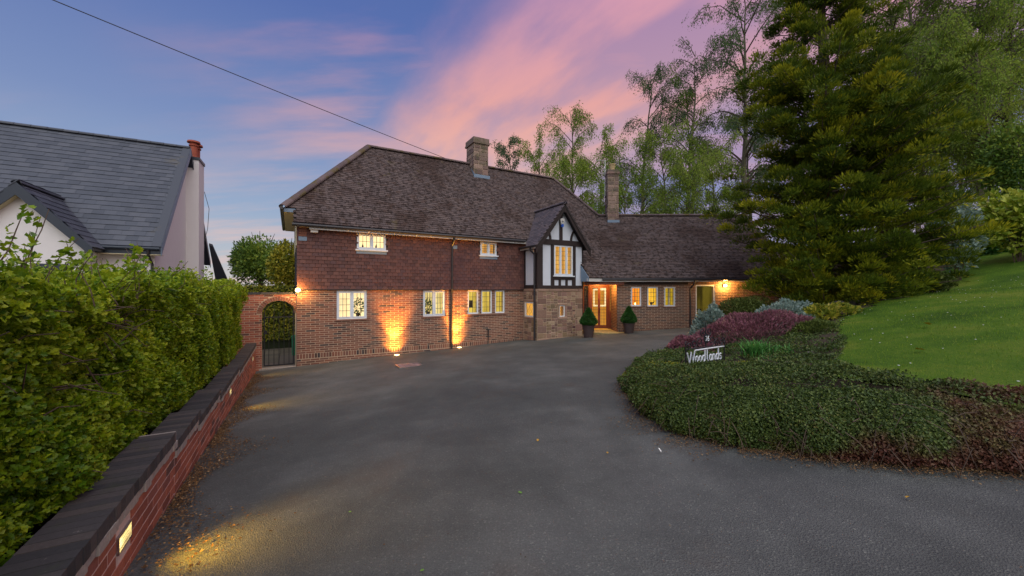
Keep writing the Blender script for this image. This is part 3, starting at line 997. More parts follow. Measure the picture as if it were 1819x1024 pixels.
def stone_split(x0, x1, z0, z1, out, mx=0.42, mz=0.24):
    wd, ht = x1 - x0, z1 - z0
    if wd > mx * random.uniform(0.7, 1.15) or (wd > 0.22 and random.random() < 0.15):
        if wd / max(ht, 0.01) > 1.0 or ht < mz * 0.8:
            c = x0 + wd * random.uniform(0.33, 0.67)
            stone_split(x0, c, z0, z1, out, mx, mz); stone_split(c, x1, z0, z1, out, mx, mz)
            return
    if ht > mz * random.uniform(0.6, 1.1):
        c = z0 + ht * random.uniform(0.33, 0.67)
        stone_split(x0, x1, z0, c, out, mx, mz); stone_split(x0, x1, c, z1, out, mx, mz)
        return
    out.append((x0, x1, z0, z1))


def stones_into(fr, cells, parent, mat, y=0.0, proud=0.016, joint=0.009, name='stone'):
    for x0, x1, z0, z1 in cells:
        if x1 - x0 < 0.04 or z1 - z0 < 0.04: continue
        j = joint
        a, b, c, d = x0 + j, x1 - j, z0 + j, z1 - j
        e = 0.012
        q = lambda: random.uniform(-0.006, 0.006)
        P = []
        for yy, ins in ((y + 0.06, 0), (y - proud * 0.45, 0), (y - proud * random.uniform(0.7, 1.3), e)):
            for (xx, zz) in ((a + ins, c + ins), (b - ins, c + ins), (b - ins, d - ins), (a + ins, d - ins)):
                P.append(at(fr, xx + q() * 0.6, yy, zz + q() * 0.6))
        F = [[0, 1, 5, 4], [1, 2, 6, 5], [2, 3, 7, 6], [3, 0, 4, 7], [4, 5, 9, 8], [5, 6, 10, 9], [6, 7, 11, 10], [7, 4, 8, 11], [8, 9, 10, 11]]
        mk(name, P, [F], mat, parent)


# the bay: rubble stone below, timber frame above
BF = (at(HF, TB0, DB, 0), UX, WX, EZ)                 # front of the bay, x from its left corner
BW = TB1 - TB0
BL = (at(HF, TB0, 0, 0), -WX, UX, EZ)                 # left side: x runs towards the camera, y into the bay
ZT = 2.24                                             # top of the rubble, under the dressed band
slit = rect(BF, 0, 994, 1003.5, 543, 563)
side = rect(BL, 0, 932, 947.5, 537, 563)
bay = MB().boxes(BF, wall_boxes(0, BW, -0.2, 2.36, [slit], 0, 0.24))
bay.boxes(BL, wall_boxes(0, 0.999, -0.2, 2.36, [side], 0, 0.24))
bay.boxes(BF, [(BW - 0.24, BW, 0.24, 1.3, -0.2, 2.36)])
bs = bay.build('stone_wall', M['mortar'], house)
cells = []
for (a, b, c, d) in ((0.42, slit[0] - 0.1, 0.45, ZT), (slit[0] - 0.1, slit[1] + 0.1, 0.45, slit[2] - 0.12), (slit[0] - 0.1, slit[1] + 0.1, slit[3] + 0.1, ZT), (slit[1] + 0.1, BW - 0.36, 0.45, ZT)):
    stone_split(a, b, c, d, cells, 0.34, 0.2)
cells += [(slit[0] - 0.1, slit[0], slit[2] - 0.002, slit[3]), (slit[1], slit[1] + 0.1, slit[2], slit[3])]
z = 0.45; k = 0
while z < ZT - 0.05:                                   # quoins at both corners
    h = min(random.uniform(0.2, 0.34), ZT - z)
    cells.append((0.0, 0.42 if k % 2 else 0.27, z, z + h))
    if not k % 2: stone_split(0.27, 0.42, z, z + h, cells)
    cells.append((BW - (0.36 if k % 2 else 0.25), BW, z, z + h))
    if not k % 2: stone_split(BW - 0.36, BW - 0.25, z, z + h, cells)
    z += h; k += 1
stones_into(BF, cells, bs, M['stone'])
x = 0.0
big = []
while x < BW - 0.05:
    l = min(random.uniform(0.45, 0.8), BW - x); big.append((x, x + l, ZT + 0.0, 2.35)); x += l
x = 0.0
while x < BW - 0.05:
    l = min(random.uniform(0.5, 0.9), BW - x); big.append((x, x + l, 0.1, 0.45)); x += l
big += [(slit[0] - 0.12, slit[1] + 0.12, slit[3] + 0.005, slit[3] + 0.09), (slit[0] - 0.12, slit[1] + 0.12, slit[2] - 0.11, slit[2] - 0.005)]
stones_into(BF, big, bs, M['dressed'], proud=0.035, name='dressed_stone')
cs = []
stone_split(0.05, 0.97, 0.32, side[2] - 0.1, cs, 0.36, 0.26)
cs += [(0.02, side[0] - 0.01, side[2] - 0.1, side[3] + 0.05), (side[1] + 0.01, 0.98, side[2] - 0.1, side[3] + 0.05)]
stone_split(0.02, 0.98, side[3] + 0.1, ZT, cs, 0.4, 0.26)
stones_into(BL, cs, bs, M['stone'])
stones_into(BL, [(0.0, 0.5, ZT, 2.35), (0.5, 0.98, ZT, 2.35), (0.0, 0.98, side[3] + 0.02, side[3] + 0.1), (0.0, 0.98, side[2] - 0.09, side[2] - 0.01), (0, 0.98, 0.0, 0.32)], bs, M['dressed'], proud=0.035, name='dressed_stone')
window(BF, *slit, 0.02, house, 1, (1, 1), 'room_amber', fw=0.035, sill=False, diamond=True, marg=0.2)
window(BL, *side, 0.01, house, 1, (1, 1), 'room_amber', fw=0.045, sill=False, diamond=True, marg=0.12, back=0.075)

# timber-framed upper bay
ZG = 4.02                                              # eaves of the gable
tA = BW / 2 + 0.02
ZA = 5.66
bwin = rect(BF, 0, 984, 1017.5, 436, 490)
ub = MB().boxes(BF, wall_boxes(0, BW, 2.352, ZG, [bwin], 0.03, 0.2))
ub.prism([at(BF, 0.0, 0.03, ZG), at(BF, BW, 0.03, ZG), at(BF, tA, 0.03, ZA - 0.1)], WX * 0.15)
ub.boxes(BL, [(0, 0.968, 0.03, 0.2, 2.352, ZG)])
ub.boxes(BF, [(BW - 0.2, BW - 0.03, 0.2, 1.4, 2.352, ZG)])
ubo = ub.build('plaster_wall', M['plaster'], house)


def beam(fr, b, y=-0.012, y1=0.08):
    MB().box(fr, b[0], b[1], y, y1, b[2], b[3]).build('timber_beam', M['timber'], ubo)


hx = lambda u_, v_=470: on(BF, u_, v_, 0)[0]
hz = lambda u_, v_: on(BF, u_, v_, 0)[1]
zb1 = hz(1000, 507.5)
zt0 = hz(1000, 436.5); zt1 = hz(1000, 429)
beam(BF, (-0.015, BW + 0.015, 2.354, zb1), y=-0.03)
beam(BF, (-0.012, BW + 0.012, zt0, zt1 + 0.04), y=-0.03)
beam(BF, (-0.01, hx(964), zb1, zt0)); beam(BF, (hx(1035.5), BW + 0.01, zb1, zt0))
beam(BF, (hx(979), bwin[0] - 0.002, zb1, zt0)); beam(BF, (bwin[1] + 0.002, hx(1022.5), zb1, zt0))
zr = hz(1000, 497.5)
beam(BF, (bwin[0], bwin[1], zr, bwin[2] - 0.03), y=-0.008)
for a, b in ((984, 984.8), (992.8, 996.5), (1004.8, 1008.6), (1016.6, 1017.5)):
    beam(BF, (hx(a), hx(b), zb1, zr), y=-0.006)
beam(BL, (0.0, 0.98, 2.354, 2.354 + 0.14), y=-0.02); beam(BL, (0.0, 0.98, 3.86, ZG), y=-0.02)
beam(BL, (0.02, 0.12, 2.5, 3.86)); beam(BL, (0.80, 0.965, 2.5, 3.86))
# gable struts
beam(BF, (tA - 0.07, tA + 0.07, zt1 + 0.04, ZA - 0.16), y=-0.015)
for sgn in (-1, 1):
    P = []
    for tt in np.linspace(0, 1, 7):
        xx = tA + sgn * (0.50 + 0.26 * (tt ** 2.0))
        P.append((xx, zt1 + 0.03 + 0.62 * tt))
    P = [(tA + sgn * (0.46 + 0.22 * tt * tt), zt1 + 0.03 + 0.52 * tt) for tt in np.linspace(0, 1, 7)]
    P2 = [(x_ + sgn * 0.09, z_) for x_, z_ in P][::-1]
    b = MB()
    b.prism([at(BF, x_, -0.01, z_) for x_, z_ in (P + P2)], WX * 0.05)
    b.build('curved_brace', M['timber'], ubo)
window(BF, *bwin, 0.0, house, 3, (3, 6), 'room_amber', fw=0.045, sill='white', label='three-light leaded window in the half-timbered gable')
# gable roof
OV = 0.27
ZL = ZG - 0.06
xl, xr = -0.22, BW + 0.24
zgp = lambda x_: ZA + 0.02 - (ZA - ZL) * abs(x_ - tA) / (tA - xl)
dR = (ZA - ZE) / SL - 0.3 - DB
gr = MB()
lf = [at(BF, xl, -OV, ZL), at(BF, tA, -OV, ZA), at(BF, tA, dR, ZA), at(BF, xl, (ZL - ZE) / SL - 0.3 - DB, ZL)]
rf = [at(BF, tA, -OV, ZA), at(BF, xr, -OV, ZL), at(BF, xr, (ZL - ZE) / SL - 0.3 - DB, ZL), at(BF, tA, dR, ZA)]
for q in (lf, rf):
    q = np.array(q); n_ = np.cross(q[1] - q[0], q[2] - q[0]); n_ /= np.linalg.norm(n_)
    if n_[2] < 0: n_ = -n_
    gr.prism(q - n_ * 0.01, -n_ * 0.07)
gro = gr.build('bay_roof', M['deck'], house)
roof_plane([lf[0], lf[3], lf[2], lf[1]], WX, gro, MB(), M['baytile'], 0.165, 0.095, 0.011, 0)
roof_plane([rf[1], rf[2], rf[3], rf[0]], WX, gro, MB(), M['baytile'], 0.165, 0.095, 0.011, 0)
ridge_tiles(at(BF, tA, -OV - 0.02, ZA), at(BF, tA, dR, ZA), gro, M['baytile'], r=0.1, ln=0.3, lift=0.0)
for sgn, xe in ((-1, xl), (1, xr)):
    b = MB()
    T_ = np.linspace(0, 1, 8)
    top = [(tA + (xe - tA) * q, ZA - 0.02 + (ZL - ZA) * q - 0.06 * math.sin(q * math.pi)) for q in T_]
    bot = [(x_, z_ - 0.24 - 0.05 * (i / 7) ** 3) for i, (x_, z_) in enumerate(top)][::-1]
    b.prism([at(BF, x_, -OV + 0.02, z_) for x_, z_ in top + bot], WX * 0.04)
    b.build('bargeboard', M['timber'], house)
    b = MB()
    top2 = [(x_, z_ + 0.03) for x_, z_ in top]
    b.prism([at(BF, x_, -OV - 0.005, z_) for x_, z_ in top2 + [(x_, z_ - 0.045) for x_, z_ in top2][::-1]], WX * 0.06)
    b.build('verge_tiles', M['rooftile'], house)
MB().box(BF, tA - 0.035, tA + 0.035, -OV + 0.01, -OV + 0.06, ZA - 0.36, ZA - 0.02).build('finial', M['timber'], house)
MB().boxes(BL, [(-0.3, 0.95 + OV, -0.20, -0.18, ZL - 0.11, ZL + 0.0)]).build('fascia', M['fascia'], house)
MB().tube([at(BL, 0.1, -0.25, ZL - 0.02), at(BL, 0.98 + OV - 0.05, -0.25, ZL - 0.02)], 0.045, 8).build('gutter', M['gutter'], house)
MB().tube([at(BL, 0.88, -0.25, ZL - 0.05), at(BL, 0.88, -0.24, ZL - 0.16), at(BL, 0.9, -0.07, ZL - 0.32), at(BL, 0.9, -0.07, 0.15)], 0.036, 8).build('downpipe', M['gutter'], house)
# alarm box on the gable
ab = MB().prism([at(BF, tA - 0.10 + dx, -0.05, ZA - 0.62 + dz) for dx, dz in ((0, 0), (0.06, -0.2), (0.14, -0.2), (0.2, 0), (0.17, 0.05), (0.03, 0.05))][::-1], -WX * 0.06).build('alarm_box', M['fascia'], house)
MB().box(BF, tA - 0.04, tA + 0.04, -0.12, -0.045, ZA - 0.9, ZA - 0.79).build('blue_base', M['blue'], ab)
MB().boxes(BF, [(tA - 0.045, tA + 0.045, -0.118, -0.108, ZA - 0.70, ZA - 0.67), (tA - 0.03, tA + 0.03, -0.118, -0.108, ZA - 0.755, ZA - 0.735)]).build('badge', M['navy'], ab)


def chimney(fr, x0, x1, y0, y1, z0, z1, parent, cz=0.09):
    c = MB()
    c.box(fr, x0, x1, y0, y1, z0, z1)
    ch = c.build('chimney', M['mortar'], parent)
    fronts = [(fr, x0, x1, y0, (x1 - x0))]
    FL = (at(fr, x0, y1, 0), -fr[2], fr[1], fr[3])
    for f_, a, b, yy in ((fr, x0, x1, y0), (FL, 0.0, y1 - y0, 0.0)):
        z_ = z0
        cs_ = []
        while z_ < z1 - 0.04:
            h_ = min(random.uniform(0.13, 0.24), z1 - z_)
            x_ = a
            while x_ < b - 0.03:
                l_ = min(random.uniform(0.2, 0.42), b - x_)
                if b - x_ - l_ < 0.1: l_ = b - x_
                cs_.append((x_, x_ + l_, z_, z_ + h_)); x_ += l_
            z_ += h_
        stones_into(f_, cs_, ch, M['chimstone'], y=yy, proud=0.02)
    return ch


zc0 = zp(2.0) - 0.3
c1_ = chimney(HF, 6.68, 7.35, 2.0, 2.8, zc0, 8.62, ro)
MB().boxes(HF, [(6.62, 7.41, 1.94, 2.86, 8.62, 8.70), (6.64, 7.39, 1.96, 2.84, 8.70, 8.88)]).build('chimney_cap', M['chimstone'], c1_)
fl = MB().prism([at(HF, 6.655, 1.96, zp(1.96) + 0.02), at(HF, 6.655, 2.8, zp(2.5) + 0.05), at(HF, 6.655, 2.8, zp(2.5) + 0.2), at(HF, 6.655, 1.96, zp(1.96) + 0.2)], UX * 0.012)
fl.box(HF, 6.64, 7.40, 1.925, 1.972, zp(1.93) - 0.02, zp(1.95) + 0.16)
fl.build('flashing', M['lead'], c1_)

# ------------------------------------------------------------------ the wing
WX0, WX1 = 4.325, 11.6
wz0 = lambda v_: CAMZ + (HV - v_) / FPX * WY
wwin = [rect(WF, WY, 1121, 1139.3, 510.3, 544.3), rect(WF, WY, 1150, 1168.9, 510.3, 544.6), rect(WF, WY, 1180, 1199.3, 510.3, 544.6)]
gdoor = rect(WF, WY, 1235.8, 1270.3, 506.4, 588)
FW = (np.array([0, WY, 0.0]), WF[1], WF[2], EZ)
ZWE = CE - 0.02
xw = wall_boxes(WX0, WX1, 0.1, ZWE, wwin + [gdoor], 0, 0.26)
ww = MB().boxes(FW, xw).boxes(WF, [(WX0, WX0 + 0.24, WY + 0.26, WY + 1.05, 0.1, ZWE), (WX1 - 0.2, WX1, WY + 0.26, WY + 6, 0.1, ZWE + 1.5)]).build('wing_wall', M['mortar'], house)
zsw = wz0(585.5), wz0(588.5)
fA, cA = lay_bricks(WX0, WX1, wz0(585) + 0.0, wz0(585) + 0.065 * 32, wwin + [gdoor, (gdoor[0] - 0.1, gdoor[1] + 0.1, gdoor[3], gdoor[3] + 0.2)])
bricks_into(FW, fA, cA, ww, M['wing_brick'], 0)
sb = []
xx = WX0
while xx < WX1:
    if not (gdoor[0] - 0.05 < xx < gdoor[1]):
        sb.append((xx, xx + 0.066, -0.010, 0.05, wz0(585) - 0.115, wz0(585) - 0.009))
    xx += 0.075
xx = gdoor[0] - 0.15
while xx < gdoor[1] + 0.1:
    sb.append((xx, xx + 0.066, -0.012, 0.05, gdoor[3] + 0.005, gdoor[3] + 0.2)); xx += 0.075
tag(MB().boxes(FW, sb).build('soldier_course', M['wing_brick'], ww), kind='stuff')
RT = (np.array([WX0, WY + 1.0, 0.0]), np.array([0, -1.0, 0]), np.array([1.0, 0, 0]), EZ)   # left return beside the door
fR, cR = lay_bricks(0, 1.0, 0.4, 0.4 + 0.065 * 34, [])
bricks_into(RT, fR, cR, ww, M['wing_brick'], 0)
for q, rm in zip(wwin, ('room_orange', 'room_gold', 'room_olive')):
    window(FW, q[0], q[1], q[2], q[3], 0.02, house, 1, (3, 4), rm, fw=0.05)
dw = window(FW, gdoor[0], gdoor[1], gdoor[2] - 0.1, gdoor[3], 0.02, house, 1, (1, 1), None, fw=0.05, sill=False, label='tall glazed door with a bicycle standing behind the glass')
dw.name = 'glazed_door'
# room behind the glazed door; back and floor glow themselves to seem lit
rm = MB().boxes(WF, [(gdoor[0] - 1.0, gdoor[1] + 1.2, WY + 2.0, WY + 2.05, 0.4, 2.7)])
rm.build('glowing_back', M['room_dim'], house)
MB().boxes(WF, [(gdoor[0] - 1.0, gdoor[1] + 1.2, WY + 0.3, WY + 2.0, 0.46, 0.52)]).build('glowing_floor', M['room_olive'], house)
MB().boxes(WF, [(gdoor[0] - 1.0, gdoor[0] - 0.95, WY + 0.3, WY + 2.0, 0.52, 2.7), (gdoor[1] + 1.15, gdoor[1] + 1.2, WY + 0.3, WY + 2.0, 0.52, 2.7)]).build('room_side', M['plaster'], house)
# board darkened for the recess shadow under the eaves, fascia, gutter, downpipe
MB().boxes(FW, [(on(WF, 1104, 500, WY)[0], on(WF, 1222, 500, WY)[0], -0.03, 0.0 - 0.009, wz0(506.5), ZWE)]).build('eaves_shadow_board', M['timber'], house)
eL = pl(10.06, dC, CE); eB = pl(tB, dC, CE)
MB().boxes(WF, [(eB[0] - 0.05, WX1 + 0.2, 15.72, 15.745, CE - 0.14, CE - 0.01), (eB[0], WX1, 15.745, WY, CE - 0.07, CE - 0.05)]).build('fascia', M['fascia'], house)
MB().boxes(HF, [(10.02, tB + 0.02, dC + 0.02, dC + 0.045, CE - 0.14, CE - 0.01), (10.04, tB + 0.3, dC + 0.045, -0.4, CE - 0.07, CE - 0.05)]).build('porch_fascia', M['fascia'], house)
MB().prism([pl(10.03, dC - 0.03, CE - 0.14), pl(10.03, dC - 0.03, CE + 0.02), pl(10.03, dC + 0.42, CE + 0.5), pl(10.03, dC + 0.42, CE - 0.14)], UX * 0.025).build('porch_verge_board', M['lead'], house)
MB().tube([(eB[0], 15.66, CE - 0.05), (WX1, 15.66, CE - 0.05)], 0.045, 8).build('gutter', M['gutter'], house)
xg = on(WF, 1227, 540, WY - 0.1)[0]
MB().tube([(xg + 0.05, 15.66, CE - 0.08), (xg + 0.05, 15.68, CE - 0.2), (xg, WY - 0.06, CE - 0.42), (xg, WY - 0.06, 0.5)], 0.034, 8).build('downpipe', M['gutter'], house)
# wing roof
wro = MB()
XR1 = WX1 + 0.3
wp = [(eB[0] - 0.0, 15.7, CE), (XR1, 15.7, CE), (XR1 - 0.6, YWR, ZWR), (pl(tV, dV, 0)[0], YWR, ZWR)]
wn = np.array([0, -1.0, 1.0]) / math.sqrt(2)
wro.prism(np.array(wp) - wn * 0.012, -wn * 0.1)
wro.prism([(XR1, 22.2, CE), (eB[0], 22.2, CE), (wp[3][0], YWR, ZWR - 0.05), (XR1 - 0.6, YWR, ZWR - 0.05)], (0, 0, -0.1))
wroo = wro.build('wing_roof', M['deck'], house)
roof_plane(wp, np.array([1.0, 0, 0]), wroo, MB(), M['rooftile'], 0.165, 0.1, 0.018, 0)
ridge_tiles((wp[3][0], YWR, ZWR), (XR1 - 0.6, YWR, ZWR), wroo, M['ridge'])
cy = 18.41
cx0, cx1 = (1080 - CU) / FPX * cy, (1099 - CU) / FPX * cy
zc1 = CE + (cy - 15.7)
CWF = (np.array([0, 0, 0.0]), WF[1], WF[2], EZ)
c2_ = chimney(CWF, cx0, cx1, cy, cy + 0.55, zc1 - 0.3, CAMZ + 207 / FPX * cy, wroo)
ctop = CAMZ + 207 / FPX * cy
MB().boxes(CWF, [(cx0 - 0.05, cx1 + 0.04, cy - 0.05, cy + 0.6, ctop, ctop + 0.09), (cx0 - 0.02, cx1 + 0.01, cy - 0.02, cy + 0.57, ctop + 0.09, ctop + 0.2)]).build('chimney_cap', M['chimstone'], c2_)
MB().lathe((cx0 + 0.27, cy + 0.27, ctop + 0.2), [(0.13, 0), (0.12, 0.1), (0.14, 0.26), (0.16, 0.28), (0.16, 0.33), (0.1, 0.33)], 14).build('chimney_pot', M['buffpot'], c2_)
MB().boxes(CWF, [(cx0 - 0.03, cx1 + 0.03, cy - 0.04, cy - 0.022, zc1 - 0.02, zc1 + 0.13)]).build('flashing', M['lead'], c2_)
# aerial on the wing chimney
ae = MB()
ax = cx0 - 0.07
ae.tube([(ax, cy + 0.3, ctop - 1.0), (ax, cy + 0.3, ctop + 0.75)], 0.012, 5)
ae.tube([(ax - 0.45, cy + 0.3, ctop + 0.72), (ax + 0.08, cy + 0.3, ctop + 0.72)], 0.008, 5)
for k in range(6):
    ae.tube([(ax - 0.42 + k * 0.08, cy + 0.15, ctop + 0.72), (ax - 0.42 + k * 0.08, cy + 0.45, ctop + 0.72)], 0.005, 4)
ae.build('aerial', M['stainless'], c2_)

# ------------------------------------------------------------------ the entrance
DY = 17.0
dz0 = 0.60
rx = lambda u_, yy=DY: (u_ - CU) / FPX * yy
rzv = lambda v_, yy=DY: CAMZ + (HV - v_) / FPX * yy
MB().boxes(WF, [(2.7, rx(1047.5), DY + 0.14, DY + 0.24, 0.3, CE), (2.75, WX0 + 0.24, DY + 0.0, DY + 0.2, rzv(504.5), CE)]).build('porch_wall', M['timber'], house)
MB().boxes(WF, [(2.95, WX0 + 0.24, 15.80, 15.9, rzv(506, 15.8), CE - 0.075)]).build('porch_beam', M['oak'], house)
dfr = MB()
x0_, x1_, x2_, x3_ = rx(1049), rx(1080), rx(1083), rx(1088.5)
dfr.boxes(WF, [(x0_ - 0.07, x0_, DY - 0.04, DY + 0.1, dz0, rzv(505)), (x1_, x1_ + 0.06, DY - 0.04, DY + 0.1, dz0, rzv(505)), (x0_, x1_, DY - 0.04, DY + 0.1, rzv(509), rzv(505)), (x3_ - 0.05, x3_ + 0.01, DY - 0.04, DY + 0.1, dz0, rzv(505)),
               (x1_ + 0.06, x3_ - 0.05, DY - 0.02, DY + 0.06, dz0, rzv(553))])
dframe = dfr.build('door_frame', M['oak'], house)
ld = [(rx(1052), rx(1062)), (rx(1066.5), rx(1077))]
zl0, zl1 = rzv(578), rzv(512)
leaf = MB().boxes(WF, wall_boxes(x0_ + 0.003, x1_ - 0.003, dz0 + 0.02, rzv(509) - 0.003, [(a, b, zl0, zl1) for a, b in ld], DY, DY + 0.05))
door = leaf.build('door', M['oak'], house)
for a, b in ld:
    MB().box(WF, a, b, DY + 0.02, DY + 0.026, zl0, zl1).build('pane', M['glass'], door)
    k = MB()
    for i in range(1, 4): k.box(WF, a + (b - a) * i / 4 - 0.005, a + (b - a) * i / 4 + 0.005, DY + 0.01, DY + 0.019, zl0, zl1)
    for i in range(1, 12): k.box(WF, a, b, DY + 0.011, DY + 0.018, zl0 + (zl1 - zl0) * i / 12 - 0.005, zl0 + (zl1 - zl0) * i / 12 + 0.005)
    k.build('lead_cames', M['cames'], door)
MB().tube([(rx(1064.2), DY - 0.06, rzv(548)), (rx(1064.2), DY - 0.06, rzv(556))], 0.012, 6).build('handle', M['darkmetal'], door)
sl = window(WF, rx(1036), rx(1046), rzv(556), rzv(507), DY - 0.02, house, 1, (3, 9), None, frame='oak', fw=0.03, sill=False)
s2 = window(WF, x1_ + 0.06, x3_ - 0.05, rzv(552.5), rzv(509), DY - 0.02, house, 1, (2, 8), None, frame='oak', fw=0.02, sill=False)
# hall behind the door: wall and inner window glow in place of lamplight
MB().boxes(WF, [(2.6, 4.9, DY + 1.5, DY + 1.55, 0.4, 2.75)]).build('glowing_hall_wall', M['hall'], house)
hw = MB().boxes(WF, [(rx(1054, 18.4), rx(1056, 18.4), 18.38, 18.45, rzv(545, 18.4), rzv(512, 18.4)), (rx(1074, 18.4), rx(1076, 18.4), 18.38, 18.45, rzv(545, 18.4), rzv(512, 18.4)),
                     (rx(1056, 18.4), rx(1074, 18.4), 18.38, 18.45, rzv(545, 18.4), rzv(542, 18.4)), (rx(1056, 18.4), rx(1074, 18.4), 18.38, 18.45, rzv(516, 18.4), rzv(512, 18.4))])
hw.build('inner_window', M['room_cream'], house)
# curved doorstep
st = [(3.95 + 0.98 * math.cos(a_), 16.9 + 1.5 * math.sin(a_)) for a_ in np.linspace(math.pi, 2 * math.pi, 20)]
MB().prism([(x_, max(y_, 15.45), 0.38) for x_, y_ in st][::1], (0, 0, 0.2)).build('doorstep', M['step'], house)


def point(name, loc, e, c, size=0.05, parent=None):
    l = bpy.data.lights.new(name, 'POINT')
    l.energy, l.color, l.shadow_soft_size = e, c, size
    o = bpy.data.objects.new(name, l)
    col.objects.link(o)
    if parent is not None:
        o.parent = parent
        o.location = np.asarray(loc) - BASE[parent]
    else:
        o.location = loc
    return o


def spot(name, loc, aim, e, c, ang, blend, size=0.03, parent=None):
    l = bpy.data.lights.new(name, 'SPOT')
    l.energy, l.color, l.shadow_soft_size = e, c, size
    l.spot_size, l.spot_blend = R(ang), blend
    o = bpy.data.objects.new(name, l)
    col.objects.link(o)
    d = Vector(np.asarray(aim, float) - np.asarray(loc, float))
    if parent is not None:
        o.parent = parent
        loc = np.asarray(loc, float) - BASE[parent]
    o.location = loc
    o.rotation_euler = d.to_track_quat('-Z', 'Y').to_euler()
    return o


point('hall_lamp', (3.75, DY + 0.9, 2.3), 36, (1.0, 0.48, 0.09), 0.12, house)
point('porch_lamp', (3.85, 16.35, 2.58), 75, (1.0, 0.47, 0.10), 0.05, house)

# bulkhead lamps on the walls
WARM = (1.0, 0.50, 0.12)


def bulkhead(loc, nrm, label, e):
    b = thing('bulkhead_light', label, 'wall light', tuple(loc))
    n_ = np.asarray(nrm, float)
    s_ = np.cross(EZ, n_)
    fr_ = (np.asarray(loc, float), s_, -n_, EZ)
    MB().box(fr_, -0.05, 0.05, -0.02, 0.0, -0.08, 0.08).build('back_plate', M['darkmetal'], b)
    g_ = MB().lathe(np.asarray(loc) + n_ * 0.08 + EZ * -0.055, [(0.02, 0), (0.06, 0.02), (0.07, 0.06), (0.055, 0.10), (0.02, 0.12)], 12)
    g_.build('globe', M['lampglow'], b, smooth=True)
    MB().box(fr_, -0.02, 0.02, -0.08, -0.02, 0.055, 0.075).build('bracket', M['darkmetal'], b)
    point('lamp', np.asarray(loc) + n_ * 0.20, e, WARM, 0.07, b)


L1 = at(HF, 0.03, -0.02, 2.29)
bulkhead(L1, -WX, 'glowing round wall lamp above the arched gate', 36)
L2 = pt(1286, 508, WY) - np.array([0, 0.012, 0])
bulkhead(L2, (0, -1, 0), 'glowing round wall lamp beside the glazed door', 75)

# uplights in the tarmac
for i, (u_, v_, lb) in enumerate(((705, 637, 'glowing ground uplight nearest the arched gate at the brick wall foot'), (816, 624, 'glowing ground uplight beside the downpipe at the brick wall foot'))):
    x_, _ = on(HF, u_, v_, -0.34)
    L = at(HF, x_, -0.34, 0)
    L[2] = D(L[0], L[1]) + 0.012
    ul = thing('uplight', lb, 'ground light', tuple(L), group='uplights along the wall')
    MB().lathe(L + [0, 0, -0.03], [(0.10, 0), (0.10, 0.045), (0.085, 0.05), (0.085, 0.04)], 16).build('rim', M['stainless'], ul)
    MB().lathe(L + [0, 0, 0.005], [(0.08, 0), (0.08, 0.016), (0.05, 0.022)], 16).build('lens', M['upglow'], ul)
    spot('lamp', L + [0, 0, 0.05], L + WX * 0.30 + EZ * 1.7, 1400, (1.0, 0.42, 0.06), 60, 1.0, 0.04, ul)
    spot('base_lamp', L + [0, 0, 0.05], L + WX * 0.34 + EZ * 0.42, 140, (1.0, 0.42, 0.06), 96, 1.0, 0.04, ul)
    point('spill', L + [0, 0, 0.09], 1.8, (1.0, 0.55, 0.14), 0.03, ul)

# ------------------------------------------------------------------ arched garden wall and gate
GD = 0.10
gt0, gt1 = on(HF, 465, 600, GD)[0], -0.03
gtl = -1.75
gc, ga = (gt0 + gt1) / 2, (gt1 - gt0) / 2
zsp = on(HF, 497, 557, GD)[1]
arise = on(HF, 497, 534.5, GD)[1] - zsp
gwz = on(HF, 490, 523, GD)[1]
gw = thing('garden_wall', 'brick garden wall with a round arch joining the house corner', 'wall', tuple(at(HF, gc, GD, 0)))
arcp = [(gc + ga * math.cos(a_), zsp + arise * math.sin(a_)) for a_ in np.linspace(0, math.pi, 17)]
outl = [(gtl, -0.5), (gt0, -0.5)] + [(gt0, zsp)] + arcp[::-1][1:-1] + [(gt1, zsp), (gt1, -0.5), (-0.012, -0.5), (-0.012, gwz), (gtl, gwz)]
g_ = MB()
fsl = []
g_.boxes(HF, [(gtl, gt0, GD, GD + 0.22, -0.5, gwz), (gt1, -0.012, GD, GD + 0.22, -0.5, gwz)])
for (xa, za), (xb, zb) in zip(arcp[:-1], arcp[1:]):
    g_.prism([at(HF, xa, GD, za), at(HF, xa, GD, gwz), at(HF, xb, GD, gwz), at(HF, xb, GD, zb)], WX * 0.22)
gwo = g_.build('wall_body', M['mortar'], gw)
RO = 0.12
ring_holes = []
for k in range(60):
    za, zb_ = -0.3 + k * 0.065, -0.3 + (k + 1) * 0.065
    e_ = (max(za, zsp) - zsp) / (arise + RO)
    if zb_ > zsp and e_ < 1:
        hw_ = (ga + RO + 0.008) * math.sqrt(1 - e_ * e_)
        ring_holes.append((gc - hw_, gc + hw_, za + 0.002, zb_ - 0.002))
fb, cb_ = lay_bricks(gtl, -0.012, -0.3, -0.3 + 0.065 * int((gwz + 0.3) / 0.065), [(gt0, gt1, -1, zsp)] + ring_holes, pitch=0.235)
bricks_into((HF[0] + WX * GD, UX, WX, EZ), fb, cb_, gwo, M['red_brick'], 120)
nv = 23
for k in range(nv):
    a_ = (k + 0.5) / nv * math.pi
    dA = math.pi / nv * 0.42
    q = []
    for rr, aa in ((0, -dA), (RO, -dA), (RO, dA), (0, dA)):
        q.append(at(HF, gc + (ga + rr) * math.cos(a_ + aa), GD - 0.012, zsp + (arise + rr) * math.sin(a_ + aa)))
    MB().prism(q[::-1], WX * 0.2).build('arch_brick', M['brick'], gwo)
xx = gtl
while xx < -0.1:
    l_ = min(0.42, -0.014 - xx)
    MB().box(HF, xx, xx + l_ - 0.01, GD - 0.03, GD + 0.25, gwz, gwz + 0.055).build('coping_slab', M['coping'], gw); xx += 0.42

